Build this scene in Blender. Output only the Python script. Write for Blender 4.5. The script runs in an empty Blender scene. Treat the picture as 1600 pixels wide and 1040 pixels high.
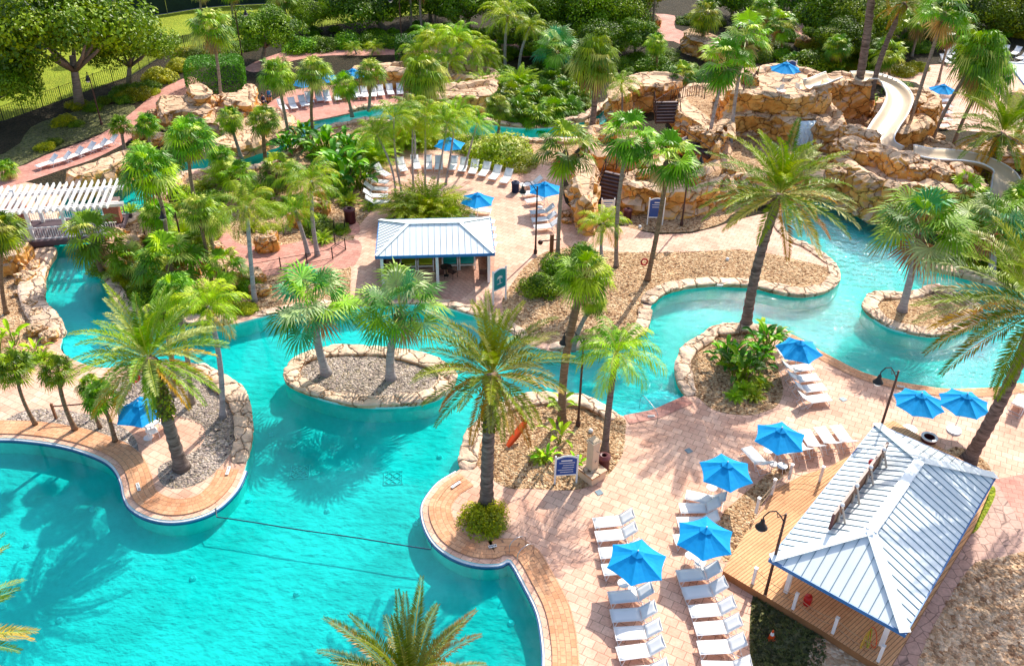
import bpy, bmesh, math, random
import numpy as np
from mathutils import Vector, Matrix, noise, geometry
C = bpy.context.scene.collection
R = math.radians
# ------------------------------------------------------------------ camera, sky, sun, exposure
CAMH = 33.0; PITCH = R(34.5); ROLL = R(0.8); FPX = 1400.0
scene = bpy.context.scene
cd = bpy.data.cameras.new('camera'); cam = bpy.data.objects.new('camera', cd); C.objects.link(cam)
cd.sensor_width = 36.0; cd.lens = 36.0*FPX/1600.0; cd.clip_start = 0.5; cd.clip_end = 3000
cam.matrix_world = Matrix.Translation((0, 0, CAMH)) @ Matrix.Rotation(R(90)-PITCH, 4, 'X') @ Matrix.Rotation(ROLL, 4, 'Z')
scene.camera = cam
SUN_EL = 42.0; SUN_AZ = 28.0          # azimuth from +Y towards +X
w = bpy.data.worlds.new('World'); scene.world = w; w.use_nodes = True
nt = w.node_tree; bg = nt.nodes['Background']
sky = nt.nodes.new('ShaderNodeTexSky'); sky.sky_type = 'NISHITA'; sky.sun_disc = False
sky.sun_elevation = R(SUN_EL); sky.sun_rotation = R(SUN_AZ); sky.ozone_density = 0.6; sky.dust_density = 2.0
nt.links.new(sky.outputs[0], bg.inputs[0]); bg.inputs[1].default_value = 0.15
sl = bpy.data.lights.new('sun', 'SUN'); sl.energy = 3.8; sl.angle = R(0.5); sl.color = (1.0, 0.93, 0.82)
so = bpy.data.objects.new('sun', sl); C.objects.link(so)
sd = Vector((math.sin(R(SUN_AZ))*math.cos(R(SUN_EL)), math.cos(R(SUN_AZ))*math.cos(R(SUN_EL)), math.sin(R(SUN_EL))))
so.rotation_euler = sd.to_track_quat('Z', 'Y').to_euler(); so.location = (20, 40, 60)
vs = scene.view_settings; vs.view_transform = 'Standard'; vs.look = 'None'; vs.exposure = 0.70; vs.gamma = 1.0
scene.cycles.transparent_max_bounces = 12

# ------------------------------------------------------------------ photo pixel -> place on the ground
_cf = np.array([0, math.cos(PITCH), -math.sin(PITCH)]); _cu = np.array([0, math.sin(PITCH), math.cos(PITCH)]); _cr = np.array([1., 0, 0])
def ray(px, py):
    u = (px-800)/FPX; v = -(py-520)/FPX
    c, s = math.cos(ROLL), math.sin(ROLL); u, v = c*u+s*v, -s*u+c*v
    return _cf+u*_cr+v*_cu
def G(px, py, z=0.0):
    d = ray(px, py); t = (z-CAMH)/d[2]
    return Vector((t*d[0], t*d[1], z))
def Vt(b, px, py):                                  # point above ground point b (same depth) seen at px,py
    d = ray(px, py); t = b.y/d[1]
    return Vector((t*d[0], b.y, CAMH+t*d[2]))
def PX(p):                                          # world -> photo pixel (for labels only)
    d = np.array([p[0], p[1], p[2]-CAMH]); z = d@_cf; u = d[0]/z; v = (d@_cu)/z
    c, s = math.cos(ROLL), math.sin(ROLL); u, v = c*u-s*v, s*u+c*v
    return 800+FPX*u, 520-FPX*v
def mpp(px, py): return G(px, py).y/math.cos(0)/FPX*1.0*math.hypot(1, CAMH/max(G(px, py).y, 1))*0.97
# ------------------------------------------------------------------ materials
M = {}
def nmat(name):
    m = bpy.data.materials.new(name); m.use_nodes = True; M[name] = m
    t = m.node_tree; return m, t, t.nodes['Principled BSDF']
def N(t, typ, **kw):
    n = t.nodes.new(typ)
    for k, v in kw.items():
        if k.startswith('i_'):
            k = k[2:]; k = int(k) if k.isdigit() else k.replace('_', ' ')
            n.inputs[k].default_value = v
        else: setattr(n, k, v)
    return n
def L(t, a, b): t.links.new(a, b)
def ramp(t, fac, stops, interp='LINEAR'):
    r = N(t, 'ShaderNodeValToRGB'); r.color_ramp.interpolation = interp
    e = r.color_ramp.elements
    while len(e) < len(stops): e.new(0.5)
    for i, (p, c) in enumerate(stops): e[i].position = p; e[i].color = (*c, 1) if len(c) == 3 else c
    L(t, fac, r.inputs[0]); return r.outputs[0]
def mixc(t, fac, a, b, mode='MIX'):
    n = N(t, 'ShaderNodeMix', data_type='RGBA', blend_type=mode)
    for i, x in ((0, fac), (6, a), (7, b)):
        if isinstance(x, (int, float)): n.inputs[i].default_value = x
        elif isinstance(x, tuple): n.inputs[i].default_value = (*x, 1)
        else: L(t, x, n.inputs[i])
    return n.outputs[2]
def coord(t, out='Object', scale=(1, 1, 1), rot=(0, 0, 0)):
    tc = N(t, 'ShaderNodeTexCoord'); mp = N(t, 'ShaderNodeMapping'); mp.inputs[3].default_value = scale; mp.inputs[2].default_value = rot
    L(t, tc.outputs[out], mp.inputs[0]); return mp.outputs[0]
def noise_n(t, v, sc, det=3, rough=0.55):
    n = N(t, 'ShaderNodeTexNoise'); n.inputs['Scale'].default_value = sc; n.inputs['Detail'].default_value = det; n.inputs['Roughness'].default_value = rough
    L(t, v, n.inputs['Vector']); return n.outputs[0]
def bump(t, h, p, dist=0.05, strength=0.6):
    b = N(t, 'ShaderNodeBump'); b.inputs['Strength'].default_value = strength; b.inputs['Distance'].default_value = dist
    L(t, h, b.inputs['Height']); L(t, b.outputs[0], p.inputs['Normal']); return b
def plain(name, col, rough=0.6, metal=0.0, vary=0.12, spec=0.4, sc=1.2):
    m, t, p = nmat(name); v = coord(t)
    n = noise_n(t, v, sc, 4)
    c = ramp(t, n, [(0.25, tuple(x*(1-vary) for x in col)), (0.75, tuple(min(1, x*(1+vary)) for x in col))])
    L(t, c, p.inputs['Base Color']); p.inputs['Roughness'].default_value = rough; p.inputs['Metallic'].default_value = metal
    p.inputs['Specular IOR Level'].default_value = spec
    return m
def leafmat(name, trans=0.2, rough=0.45):
    m, t, p = nmat(name)
    a = N(t, 'ShaderNodeAttribute', attribute_name='Col')
    oi = N(t, 'ShaderNodeObjectInfo')
    hs = N(t, 'ShaderNodeHueSaturation'); hs.inputs['Saturation'].default_value = 1.3
    mr = N(t, 'ShaderNodeMapRange'); mr.inputs[3].default_value = 0.475; mr.inputs[4].default_value = 0.515
    L(t, oi.outputs['Random'], mr.inputs[0]); L(t, mr.outputs[0], hs.inputs['Hue'])
    mv = N(t, 'ShaderNodeMapRange'); mv.inputs[3].default_value = 0.95; mv.inputs[4].default_value = 1.5
    L(t, oi.outputs['Random'], mv.inputs[0]); L(t, mv.outputs[0], hs.inputs['Value'])
    L(t, a.outputs[0], hs.inputs['Color'])
    L(t, hs.outputs[0], p.inputs['Base Color']); p.inputs['Roughness'].default_value = rough; p.inputs['Specular IOR Level'].default_value = 0.3
    tr = N(t, 'ShaderNodeBsdfTranslucent'); L(t, hs.outputs[0], tr.inputs[0])
    mx = N(t, 'ShaderNodeMixShader'); mx.inputs[0].default_value = trans
    L(t, p.outputs[0], mx.inputs[1]); L(t, tr.outputs[0], mx.inputs[2])
    L(t, mx.outputs[0], t.nodes['Material Output'].inputs[0]); return m
leafmat('leaf'); leafmat('leaf_dense', 0.2, 0.5)

def paver(name, c1, c2, mortar, rot, bw, bh, uv=False, msize=0.012, stain=(1, 1, 1), offs=0.5, rx=0):
    m, t, p = nmat(name)
    v = coord(t, 'UV' if uv else 'Object', rot=(rx, 0, rot))
    br = N(t, 'ShaderNodeTexBrick'); br.offset = offs
    for k, x in (('Scale', 1.0), ('Mortar Size', msize), ('Mortar Smooth', 0.3), ('Bias', 0.0), ('Brick Width', bw), ('Row Height', bh)): br.inputs[k].default_value = x
    br.inputs['Color1'].default_value = (*c1, 1); br.inputs['Color2'].default_value = (*c2, 1); br.inputs['Mortar'].default_value = (*mortar, 1)
    L(t, v, br.inputs['Vector'])
    v2 = coord(t); n = noise_n(t, v2, 0.35, 5, 0.65)
    st = ramp(t, n, [(0.35, (0.80, 0.70, 0.66)), (0.5, (0.96, 0.92, 0.9)), (0.62, (1.05, 1.05, 1.03))])
    c = mixc(t, 1.0, br.outputs[0], st, 'MULTIPLY')
    n2 = noise_n(t, v2, 9, 4, 0.7); st2 = ramp(t, n2, [(0.3, (0.86, 0.82, 0.8)), (0.65, (1.06, 1.06, 1.06))])
    c = mixc(t, 1.0, c, st2, 'MULTIPLY')
    L(t, c, p.inputs['Base Color']); p.inputs['Roughness'].default_value = 0.75; p.inputs['Specular IOR Level'].default_value = 0.25
    iv = N(t, 'ShaderNodeMath', operation='SUBTRACT'); iv.inputs[0].default_value = 1.0; L(t, br.outputs['Fac'], iv.inputs[1])
    ad = N(t, 'ShaderNodeMath', operation='MULTIPLY_ADD'); L(t, n2, ad.inputs[0]); ad.inputs[1].default_value = 0.35; L(t, iv.outputs[0], ad.inputs[2])
    bump(t, ad.outputs[0], p, 0.012, 0.7); return m
paver('deck_paver', (0.74, 0.45, 0.33), (0.86, 0.58, 0.44), (0.34, 0.19, 0.14), R(28), 0.56, 0.46)
paver('hut_paver', (0.62, 0.36, 0.27), (0.72, 0.45, 0.34), (0.33, 0.2, 0.16), R(50), 0.4, 0.3)
paver('path_paver', (0.56, 0.27, 0.22), (0.66, 0.36, 0.29), (0.34, 0.17, 0.14), R(15), 0.5, 0.35)
paver('ring_brick', (0.66, 0.33, 0.17), (0.78, 0.46, 0.27), (0.36, 0.2, 0.13), 0, 0.36, 0.24, uv=True, msize=0.012)
paver('wood_deck', (0.80, 0.47, 0.24), (0.74, 0.41, 0.2), (0.2, 0.09, 0.05), R(-39.8), 4.5, 0.15, msize=0.012)
paver('red_brick', (0.42, 0.12, 0.07), (0.32, 0.09, 0.05), (0.4, 0.3, 0.25), 0, 0.24, 0.09, msize=0.01, rx=R(90))
def flag():
    m, t, p = nmat('flagstone'); v = coord(t)
    vo = N(t, 'ShaderNodeTexVoronoi', feature='DISTANCE_TO_EDGE'); vo.inputs['Scale'].default_value = 1.9; vo.inputs['Randomness'].default_value = 0.55; L(t, v, vo.inputs['Vector'])
    vc = N(t, 'ShaderNodeTexVoronoi'); vc.inputs['Scale'].default_value = 1.9; vc.inputs['Randomness'].default_value = 0.55; L(t, v, vc.inputs['Vector'])
    a = ramp(t, noise_n(t, vc.outputs['Color'], 3, 1), [(0.3, (0.55, 0.34, 0.27)), (0.7, (0.66, 0.42, 0.34))])
    e = ramp(t, vo.outputs[0], [(0.0, (0.3, 0.3, 0.3)), (0.045, (1, 1, 1))])
    c = mixc(t, 1.0, a, e, 'MULTIPLY'); c = mixc(t, 1.0, c, ramp(t, noise_n(t, v, 6, 5), [(0.3, (0.8, 0.8, 0.8)), (0.7, (1.1, 1.1, 1.1))]), 'MULTIPLY')
    L(t, c, p.inputs['Base Color']); p.inputs['Roughness'].default_value = 0.8; bump(t, e, p, 0.015, 0.6)
flag()
def chips(name, cols, sc=9.0, big=0.4):
    m, t, p = nmat(name); v = coord(t)
    w1 = N(t, 'ShaderNodeVectorMath', operation='SCALE'); nn = N(t, 'ShaderNodeTexNoise'); nn.inputs['Scale'].default_value = 3; L(t, v, nn.inputs['Vector'])
    w1.inputs['Scale'].default_value = 0.25; L(t, nn.outputs['Color'], w1.inputs[0])
    ad = N(t, 'ShaderNodeVectorMath', operation='ADD'); L(t, v, ad.inputs[0]); L(t, w1.outputs[0], ad.inputs[1])
    vo = N(t, 'ShaderNodeTexVoronoi'); vo.inputs['Scale'].default_value = sc; L(t, ad.outputs[0], vo.inputs['Vector'])
    sp = N(t, 'ShaderNodeSeparateColor'); L(t, vo.outputs['Color'], sp.inputs[0])
    n = len(cols); c = ramp(t, sp.outputs[0], [(i/(n-1), cc) for i, cc in enumerate(cols)])
    nb = noise_n(t, v, big, 4, 0.6)
    c = mixc(t, 1.0, c, ramp(t, nb, [(0.3, (0.72, 0.7, 0.66)), (0.7, (1.12, 1.12, 1.12))]), 'MULTIPLY')
    L(t, c, p.inputs['Base Color']); p.inputs['Roughness'].default_value = 0.85; p.inputs['Specular IOR Level'].default_value = 0.2
    sb = N(t, 'ShaderNodeMath', operation='SUBTRACT'); sb.inputs[0].default_value = 1; L(t, vo.outputs['Distance'], sb.inputs[1])
    bump(t, sb.outputs[0], p, 0.10, 1.0)
chips('mulch', [(0.16, 0.07, 0.03), (0.42, 0.24, 0.12), (0.62, 0.40, 0.22), (0.74, 0.54, 0.34), (0.5, 0.28, 0.14)], 8)
chips('pebble', [(0.08, 0.06, 0.06), (0.50, 0.42, 0.36), (0.26, 0.21, 0.19), (0.66, 0.55, 0.48), (0.34, 0.27, 0.18), (0.46, 0.36, 0.34)], 8)
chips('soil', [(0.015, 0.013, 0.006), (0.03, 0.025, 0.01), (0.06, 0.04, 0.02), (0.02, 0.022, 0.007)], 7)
chips('straw', [(0.36, 0.20, 0.11), (0.70, 0.48, 0.30), (0.80, 0.60, 0.42), (0.5, 0.30, 0.17), (0.84, 0.66, 0.48)], 5, 1.0)
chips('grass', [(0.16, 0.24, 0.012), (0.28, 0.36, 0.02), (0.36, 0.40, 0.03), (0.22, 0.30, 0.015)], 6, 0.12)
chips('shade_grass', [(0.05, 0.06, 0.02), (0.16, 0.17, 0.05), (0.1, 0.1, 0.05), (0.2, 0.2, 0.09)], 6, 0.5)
def rockmat(name, side, top, topw=(0.35, 0.75), RS=0.62, ZS=1.0):
    m, t, p = nmat(name); v = coord(t, scale=(1, 1, ZS))
    nn = N(t, 'ShaderNodeTexNoise'); nn.inputs['Scale'].default_value = 1.3; nn.inputs['Detail'].default_value = 3; L(t, v, nn.inputs['Vector'])
    sc = N(t, 'ShaderNodeVectorMath', operation='SCALE'); sc.inputs['Scale'].default_value = 0.9; L(t, nn.outputs['Color'], sc.inputs[0])
    ad = N(t, 'ShaderNodeVectorMath', operation='ADD'); L(t, v, ad.inputs[0]); L(t, sc.outputs[0], ad.inputs[1])
    vo = N(t, 'ShaderNodeTexVoronoi', feature='DISTANCE_TO_EDGE'); vo.inputs['Scale'].default_value = RS; L(t, ad.outputs[0], vo.inputs['Vector'])
    vc = N(t, 'ShaderNodeTexVoronoi'); vc.inputs['Scale'].default_value = RS; L(t, ad.outputs[0], vc.inputs['Vector'])
    s2 = N(t, 'ShaderNodeSeparateColor'); L(t, vc.outputs['Color'], s2.inputs[0])
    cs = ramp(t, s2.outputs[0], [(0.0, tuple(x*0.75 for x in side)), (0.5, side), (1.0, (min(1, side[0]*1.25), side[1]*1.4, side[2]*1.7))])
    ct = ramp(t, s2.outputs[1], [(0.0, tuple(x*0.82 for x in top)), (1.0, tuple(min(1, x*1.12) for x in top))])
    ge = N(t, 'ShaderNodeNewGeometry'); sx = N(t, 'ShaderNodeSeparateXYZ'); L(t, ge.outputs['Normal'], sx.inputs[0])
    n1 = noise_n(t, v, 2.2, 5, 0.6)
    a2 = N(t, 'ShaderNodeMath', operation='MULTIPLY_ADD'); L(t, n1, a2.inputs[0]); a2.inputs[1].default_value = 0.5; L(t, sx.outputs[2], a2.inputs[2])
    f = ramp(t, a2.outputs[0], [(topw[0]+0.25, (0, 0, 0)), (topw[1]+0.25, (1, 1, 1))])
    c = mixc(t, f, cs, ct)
    e = ramp(t, vo.outputs[0], [(0.0, (0.26, 0.17, 0.12)), (0.02, (0.75, 0.68, 0.6)), (0.035, (1, 1, 1))])
    c = mixc(t, 1.0, c, e, 'MULTIPLY')
    st = ramp(t, noise_n(t, v, 0.8, 6, 0.7), [(0.32, (0.45, 0.42, 0.4)), (0.47, (0.95, 0.93, 0.9)), (0.7, (1.15, 1.12, 1.1))])
    c = mixc(t, 1.0, c, st, 'MULTIPLY')
    L(t, c, p.inputs['Base Color']); p.inputs['Roughness'].default_value = 0.8; p.inputs['Specular IOR Level'].default_value = 0.25
    m1 = N(t, 'ShaderNodeMath', operation='MULTIPLY_ADD'); L(t, noise_n(t, v, 5, 6, 0.65), m1.inputs[0]); m1.inputs[1].default_value = 0.6
    er = ramp(t, vo.outputs[0], [(0.0, (0, 0, 0)), (0.08, (1, 1, 1))]); L(t, er, m1.inputs[2])
    bump(t, m1.outputs[0], p, 0.12, 0.9)
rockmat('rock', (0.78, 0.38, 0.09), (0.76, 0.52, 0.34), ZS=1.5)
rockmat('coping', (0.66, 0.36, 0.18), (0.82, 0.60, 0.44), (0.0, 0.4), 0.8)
def water():
    m, t, p = nmat('water'); out = t.nodes['Material Output']; v = coord(t, scale=(1, 1.6, 1), rot=(0, 0, R(20)))
    n1 = noise_n(t, v, 1.5, 3, 0.55); n2 = noise_n(t, v, 6.5, 3, 0.6)
    a = N(t, 'ShaderNodeMath', operation='MULTIPLY_ADD'); n3 = noise_n(t, v, 15, 2, 0.5); a3 = N(t, 'ShaderNodeMath', operation='MULTIPLY_ADD'); L(t, n3, a3.inputs[0]); a3.inputs[1].default_value = 0.09; L(t, n1, a3.inputs[2])
    L(t, n2, a.inputs[0]); a.inputs[1].default_value = 0.2; L(t, a3.outputs[0], a.inputs[2])
    # calm main pool, choppy river on the right
    tc = N(t, 'ShaderNodeTexCoord'); sx = N(t, 'ShaderNodeSeparateXYZ'); L(t, tc.outputs['Object'], sx.inputs[0])
    mr = N(t, 'ShaderNodeMapRange'); mr.inputs[1].default_value = 0; mr.inputs[2].default_value = 22; mr.inputs[3].default_value = 0.008; mr.inputs[4].default_value = 0.14
    L(t, sx.outputs[0], mr.inputs[0])
    b = N(t, 'ShaderNodeBump'); b.inputs['Strength'].default_value = 1.0; L(t, mr.outputs[0], b.inputs['Distance']); L(t, a.outputs[0], b.inputs['Height'])
    gl = N(t, 'ShaderNodeBsdfGlossy'); gl.inputs['Roughness'].default_value = 0.04; L(t, b.outputs[0], gl.inputs['Normal'])
    tr = N(t, 'ShaderNodeBsdfTransparent'); tr.inputs[0].default_value = (0.15, 0.94, 0.95, 1)
    fr = N(t, 'ShaderNodeFresnel'); fr.inputs[0].default_value = 1.33; L(t, b.outputs[0], fr.inputs['Normal'])
    mx = N(t, 'ShaderNodeMixShader'); L(t, fr.outputs[0], mx.inputs[0]); L(t, tr.outputs[0], mx.inputs[1]); L(t, gl.outputs[0], mx.inputs[2])
    L(t, mx.outputs[0], out.inputs[0])
water()
def basin():
    m, t, p = nmat('pool_plaster'); v = coord(t)
    nn = N(t, 'ShaderNodeTexNoise'); nn.inputs['Scale'].default_value = 0.7; L(t, v, nn.inputs['Vector'])
    sc = N(t, 'ShaderNodeVectorMath', operation='SCALE'); sc.inputs['Scale'].default_value = 1.2; L(t, nn.outputs['Color'], sc.inputs[0])
    ad = N(t, 'ShaderNodeVectorMath', operation='ADD'); L(t, v, ad.inputs[0]); L(t, sc.outputs[0], ad.inputs[1])
    vo = N(t, 'ShaderNodeTexVoronoi', feature='SMOOTH_F1'); vo.inputs['Scale'].default_value = 1.1; L(t, ad.outputs[0], vo.inputs['Vector'])
    c = ramp(t, noise_n(t, v, 0.22, 5, 0.62), [(0.3, (0.26, 0.62, 0.57)), (0.5, (0.38, 0.82, 0.76)), (0.68, (0.52, 0.9, 0.84))])
    c = mixc(t, 1.0, c, ramp(t, vo.outputs[0], [(0.0, (0.93, 0.97, 0.97)), (0.55, (1.03, 1.01, 1.01))]), 'MULTIPLY')  # faint net of caustic light painted into the plaster colour
    c = mixc(t, 1.0, c, ramp(t, noise_n(t, v, 3.5, 5, 0.7), [(0.35, (0.9, 0.95, 0.95)), (0.65, (1.08, 1.04, 1.04))]), 'MULTIPLY')
    L(t, c, p.inputs['Base Color']); p.inputs['Roughness'].default_value = 0.9; p.inputs['Specular IOR Level'].default_value = 0.0
basin()
def trunkmat(name, a, b_, ring=9.0, rough=0.9):
    m, t, p = nmat(name); v = coord(t, scale=(1, 1, ring))
    n = noise_n(t, v, 1.5, 5, 0.65); c = ramp(t, n, [(0.3, a), (0.7, b_)])
    L(t, c, p.inputs['Base Color']); p.inputs['Roughness'].default_value = rough; p.inputs['Specular IOR Level'].default_value = 0.15; bump(t, n, p, 0.05, 0.8)
trunkmat('bark_grey', (0.16, 0.12, 0.09), (0.42, 0.34, 0.28)); trunkmat('bark_date', (0.05, 0.035, 0.03), (0.30, 0.23, 0.20), 5)
trunkmat('bark_brown', (0.12, 0.07, 0.04), (0.34, 0.22, 0.14)); trunkmat('bark_pale', (0.22, 0.2, 0.21), (0.5, 0.46, 0.46), 4)
plain('white_paint', (0.80, 0.80, 0.80), 0.4, vary=0.05); plain('sling', (0.86, 0.85, 0.84), 0.7, vary=0.04)
plain('white_rim', (0.74, 0.76, 0.80), 0.5, vary=0.1); plain('tile_blue', (0.03, 0.14, 0.30), 0.25)
plain('canvas', (0.006, 0.31, 0.70), 0.75, vary=0.1, spec=0.15, sc=3); plain('pole_tan', (0.5, 0.42, 0.36), 0.5)
plain('roof_metal', (0.84, 0.90, 0.90), 0.42, 0.0, vary=0.10, sc=0.5); plain('seam_dark', (0.16, 0.26, 0.32), 0.5); plain('seam_pale', (0.42, 0.50, 0.54), 0.5); plain('trim_blue', (0.02, 0.16, 0.42), 0.45)
plain('black_metal', (0.012, 0.012, 0.014), 0.4); plain('dark_brown', (0.07, 0.03, 0.022), 0.55); plain('brown_wood', (0.20, 0.085, 0.04), 0.6, vary=0.3)
plain('fascia_wood', (0.34, 0.15, 0.06), 0.6, vary=0.3); plain('maroon', (0.10, 0.018, 0.022), 0.45); plain('tan_stone', (0.66, 0.48, 0.33), 0.75)
plain('sign_blue', (0.012, 0.07, 0.30), 0.4); plain('sign_teal', (0.0, 0.24, 0.26), 0.4); plain('lime', (0.35, 0.42, 0.02), 0.6); plain('teal_fabric', (0.0, 0.30, 0.28), 0.6)
plain('flume', (0.72, 0.56, 0.38), 0.35, vary=0.06); plain('orange_plastic', (0.75, 0.08, 0.01), 0.4); plain('red_plastic', (0.5, 0.01, 0.01), 0.4)
plain('steel', (0.5, 0.5, 0.52), 0.25, 0.9); plain('screen_green', (0.012, 0.03, 0.02), 0.9, vary=0.3); plain('dark_purple', (0.13, 0.09, 0.10), 0.6, vary=0.2)
plain('foam', (0.75, 0.85, 0.95), 0.5, vary=0.15, sc=4); plain('yellow', (0.65, 0.42, 0.02), 0.4); plain('pink_render', (0.62, 0.42, 0.36), 0.8)
plain('skin', (0.45, 0.25, 0.17), 0.5); plain('navy', (0.01, 0.02, 0.07), 0.7); plain('cloth_blue', (0.02, 0.2, 0.6), 0.7); plain('glass_globe', (0.85, 0.85, 0.82), 0.2)
plain('rope', (0.45, 0.3, 0.18), 0.8); plain('step_white', (0.88, 0.9, 0.88), 0.6); plain('dark_rope', (0.01, 0.03, 0.08), 0.5); plain('hair', (0.03, 0.02, 0.015), 0.7)
# ------------------------------------------------------------------ mesh helpers
class MB:
    def __init__(s): s.v = []; s.f = []; s.c = []
    def quad(s, *p, col=None):
        i = len(s.v); s.v.extend(tuple(q) for q in p); s.f.append(tuple(range(i, i+len(p)))); s.c.append(col)
    def grid(s, rows, close=False, col=None):
        i0 = len(s.v); n = len(rows[0])
        for r in rows: s.v.extend(tuple(q) for q in r)
        for a in range(len(rows)-1):
            for b in range(n if close else n-1):
                c = (b+1) % n
                s.f.append((i0+a*n+b, i0+a*n+c, i0+(a+1)*n+c, i0+(a+1)*n+b)); s.c.append(col)
        return i0
    def box(s, c, d, rz=0.0, mat=None):
        x, y, z = (k/2 for k in d); P = [Vector((sx*x, sy*y, sz*z)) for sz in (-1, 1) for sx, sy in ((-1, -1), (1, -1), (1, 1), (-1, 1))]
        m = Matrix.Rotation(rz, 3, 'Z') if mat is None else mat
        P = [m @ q + Vector(c) for q in P]; i = len(s.v); s.v.extend(tuple(q) for q in P)
        for f in ((3, 2, 1, 0), (4, 5, 6, 7), (0, 1, 5, 4), (1, 2, 6, 5), (2, 3, 7, 6), (3, 0, 4, 7)): s.f.append(tuple(i+k for k in f)); s.c.append(None)
    def tube(s, pts, r, n=8, cap=True):
        pts = [Vector(p) for p in pts]; rr = r if hasattr(r, '__len__') else [r]*len(pts); rows = []
        up = Vector((0.13, 0.21, 1)).normalized(); prev = None
        for i, p in enumerate(pts):
            t = (pts[min(i+1, len(pts)-1)]-pts[max(i-1, 0)]).normalized()
            a = t.cross(up if prev is None else prev)
            if prev is None:
                if a.length < 1e-3: a = t.cross(Vector((1, 0, 0)))
                a.normalize(); b = a.cross(t)
            else: a = (prev_a - t*prev_a.dot(t)).normalized(); b = a.cross(t)
            prev = t; prev_a = a
            rows.append([p+rr[i]*(math.cos(k*2*math.pi/n)*a+math.sin(k*2*math.pi/n)*b) for k in range(n)])
        i0 = s.grid(rows, True)
        if cap:
            s.f.append(tuple(i0+k for k in reversed(range(n)))); s.c.append(None)
            s.f.append(tuple(i0+(len(rows)-1)*n+k for k in range(n))); s.c.append(None)
    def lathe(s, prof, c=(0, 0, 0), n=16, col=None):
        rows = [[(c[0]+r*math.cos(k*2*math.pi/n), c[1]+r*math.sin(k*2*math.pi/n), c[2]+z) for k in range(n)] for r, z in prof]
        s.grid(rows, True, col)
    def sphere(s, c, r, n=10, sq=(1, 1, 1)):
        rows = [[(c[0]+sq[0]*r*math.sin(math.pi*a/n)*math.cos(2*math.pi*k/n), c[1]+sq[1]*r*math.sin(math.pi*a/n)*math.sin(2*math.pi*k/n), c[2]+sq[2]*r*math.cos(math.pi*a/n)) for k in range(n)] for a in range(n+1)]
        s.grid(rows, True)
    def mesh(s, name, mats, smooth=False):
        me = bpy.data.meshes.new(name); me.from_pydata(s.v, [], s.f)
        for m in (mats if isinstance(mats, (list, tuple)) else [mats]): me.materials.append(M[m])
        if any(c is not None for c in s.c):
            at = me.color_attributes.new('Col', 'FLOAT_COLOR', 'CORNER'); arr = []
            for f, c in zip(s.f, s.c): arr.extend((*(c or (0.1, 0.1, 0.05)), 1.0)*len(f))
            at.data.foreach_set('color', arr)
        if smooth: me.shade_smooth()
        me.validate(); me.update(); return me
    def build(s, name, mats, parent=None, smooth=False, loc=None, rz=0.0):
        return ob(name, s.mesh(name, mats, smooth), parent, loc, rz)
def ob(name, me, parent=None, loc=None, rz=0.0):
    o = bpy.data.objects.new(name, me); C.objects.link(o)
    if parent is not None: o.parent = parent
    if loc is not None: o.location = loc
    if rz: o.rotation_euler = (0, 0, rz)
    return o
THINGS = []                                        # (object, description, anchor) -> labels are written at the end
def tag(o, desc, cat, group=None, at=None, full=False):
    o['category'] = cat; o['label'] = desc
    if group: o['group'] = group
    if not full: THINGS.append((o, desc, at))
    return o
def root(name, loc, rz=0.0): return ob(name, None, None, loc, rz)
def struct(o, kind='structure'): o['kind'] = kind; return o
def copy_tree(o):
    c = o.copy(); C.objects.link(c)
    for ch in [x for x in bpy.data.objects if x.parent == o]:
        d = ch.copy(); C.objects.link(d); d.parent = c
        for g in [x for x in bpy.data.objects if x.parent == ch]:
            e = g.copy(); C.objects.link(e); e.parent = d
    return c
KIDS = {}
def kids(o):
    if o.name not in KIDS: KIDS[o.name] = [x for x in C.objects if x.parent == o]
    return KIDS[o.name]
def dup(o, loc, rz, used=set()):
    if o.name not in used: used.add(o.name); kids(o); [kids(k) for k in kids(o)]; o.location = loc; o.rotation_euler = (0, 0, rz); return o
    c = o.copy(); C.objects.link(c); c.location = loc; c.rotation_euler = (0, 0, rz)
    for ch in kids(o):
        d = ch.copy(); C.objects.link(d); d.parent = c
        for g in kids(ch): e = g.copy(); C.objects.link(e); e.parent = d
    return c
def smooth2d(pts, k=4, closed=True):
    n = len(pts); out = []
    for i in range(n if closed else n-1):
        g = (lambda j: pts[j % n]) if closed else (lambda j: pts[min(max(j, 0), n-1)])
        p0, p1, p2, p3 = g(i-1), g(i), g(i+1), g(i+2)
        for q in range(k):
            t = q/k
            out.append(0.5*((2*p1)+(p2-p0)*t+(2*p0-5*p1+4*p2-p3)*t*t+(3*p1-p0-3*p2+p3)*t**3))
    if not closed: out.append(pts[-1].copy())
    return out
def gp(px, z=0.0, k=3, closed=True):
    pts = [G(x, y, z) for x, y in px]
    return smooth2d(pts, k, closed) if k > 1 else pts
def sheet(name, pts, z, mat, holes=(), smooth=False):
    loops = [[Vector((p.x, p.y, 0)) for p in pts]]+[[Vector((p.x, p.y, 0)) for p in h] for h in holes]
    tris = geometry.tessellate_polygon(loops); vv = [(p.x, p.y, z) for l in loops for p in l]
    fs = []
    for a, b, c in tris:
        pa, pb, pc = (Vector(vv[i][:2]) for i in (a, b, c))
        cr = (pb-pa).cross(pc-pa)
        if abs(cr) < 1e-9: continue
        fs.append((a, b, c) if cr > 0 else (a, c, b))
    me = bpy.data.meshes.new(name); me.from_pydata(vv, [], fs); me.materials.append(M[mat]); me.update()
    return struct(ob(name, me))
def resample(pts, step, closed=False):
    P = list(pts)+([pts[0]] if closed else []); out = [P[0].copy()]; acc = 0.0
    for a, b in zip(P, P[1:]):
        l = (b-a).length
        if l < 1e-6: continue
        d = step-acc
        while d <= l: out.append(a.lerp(b, d/l)); d += step
        acc = l-(d-step)
    return out
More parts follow.
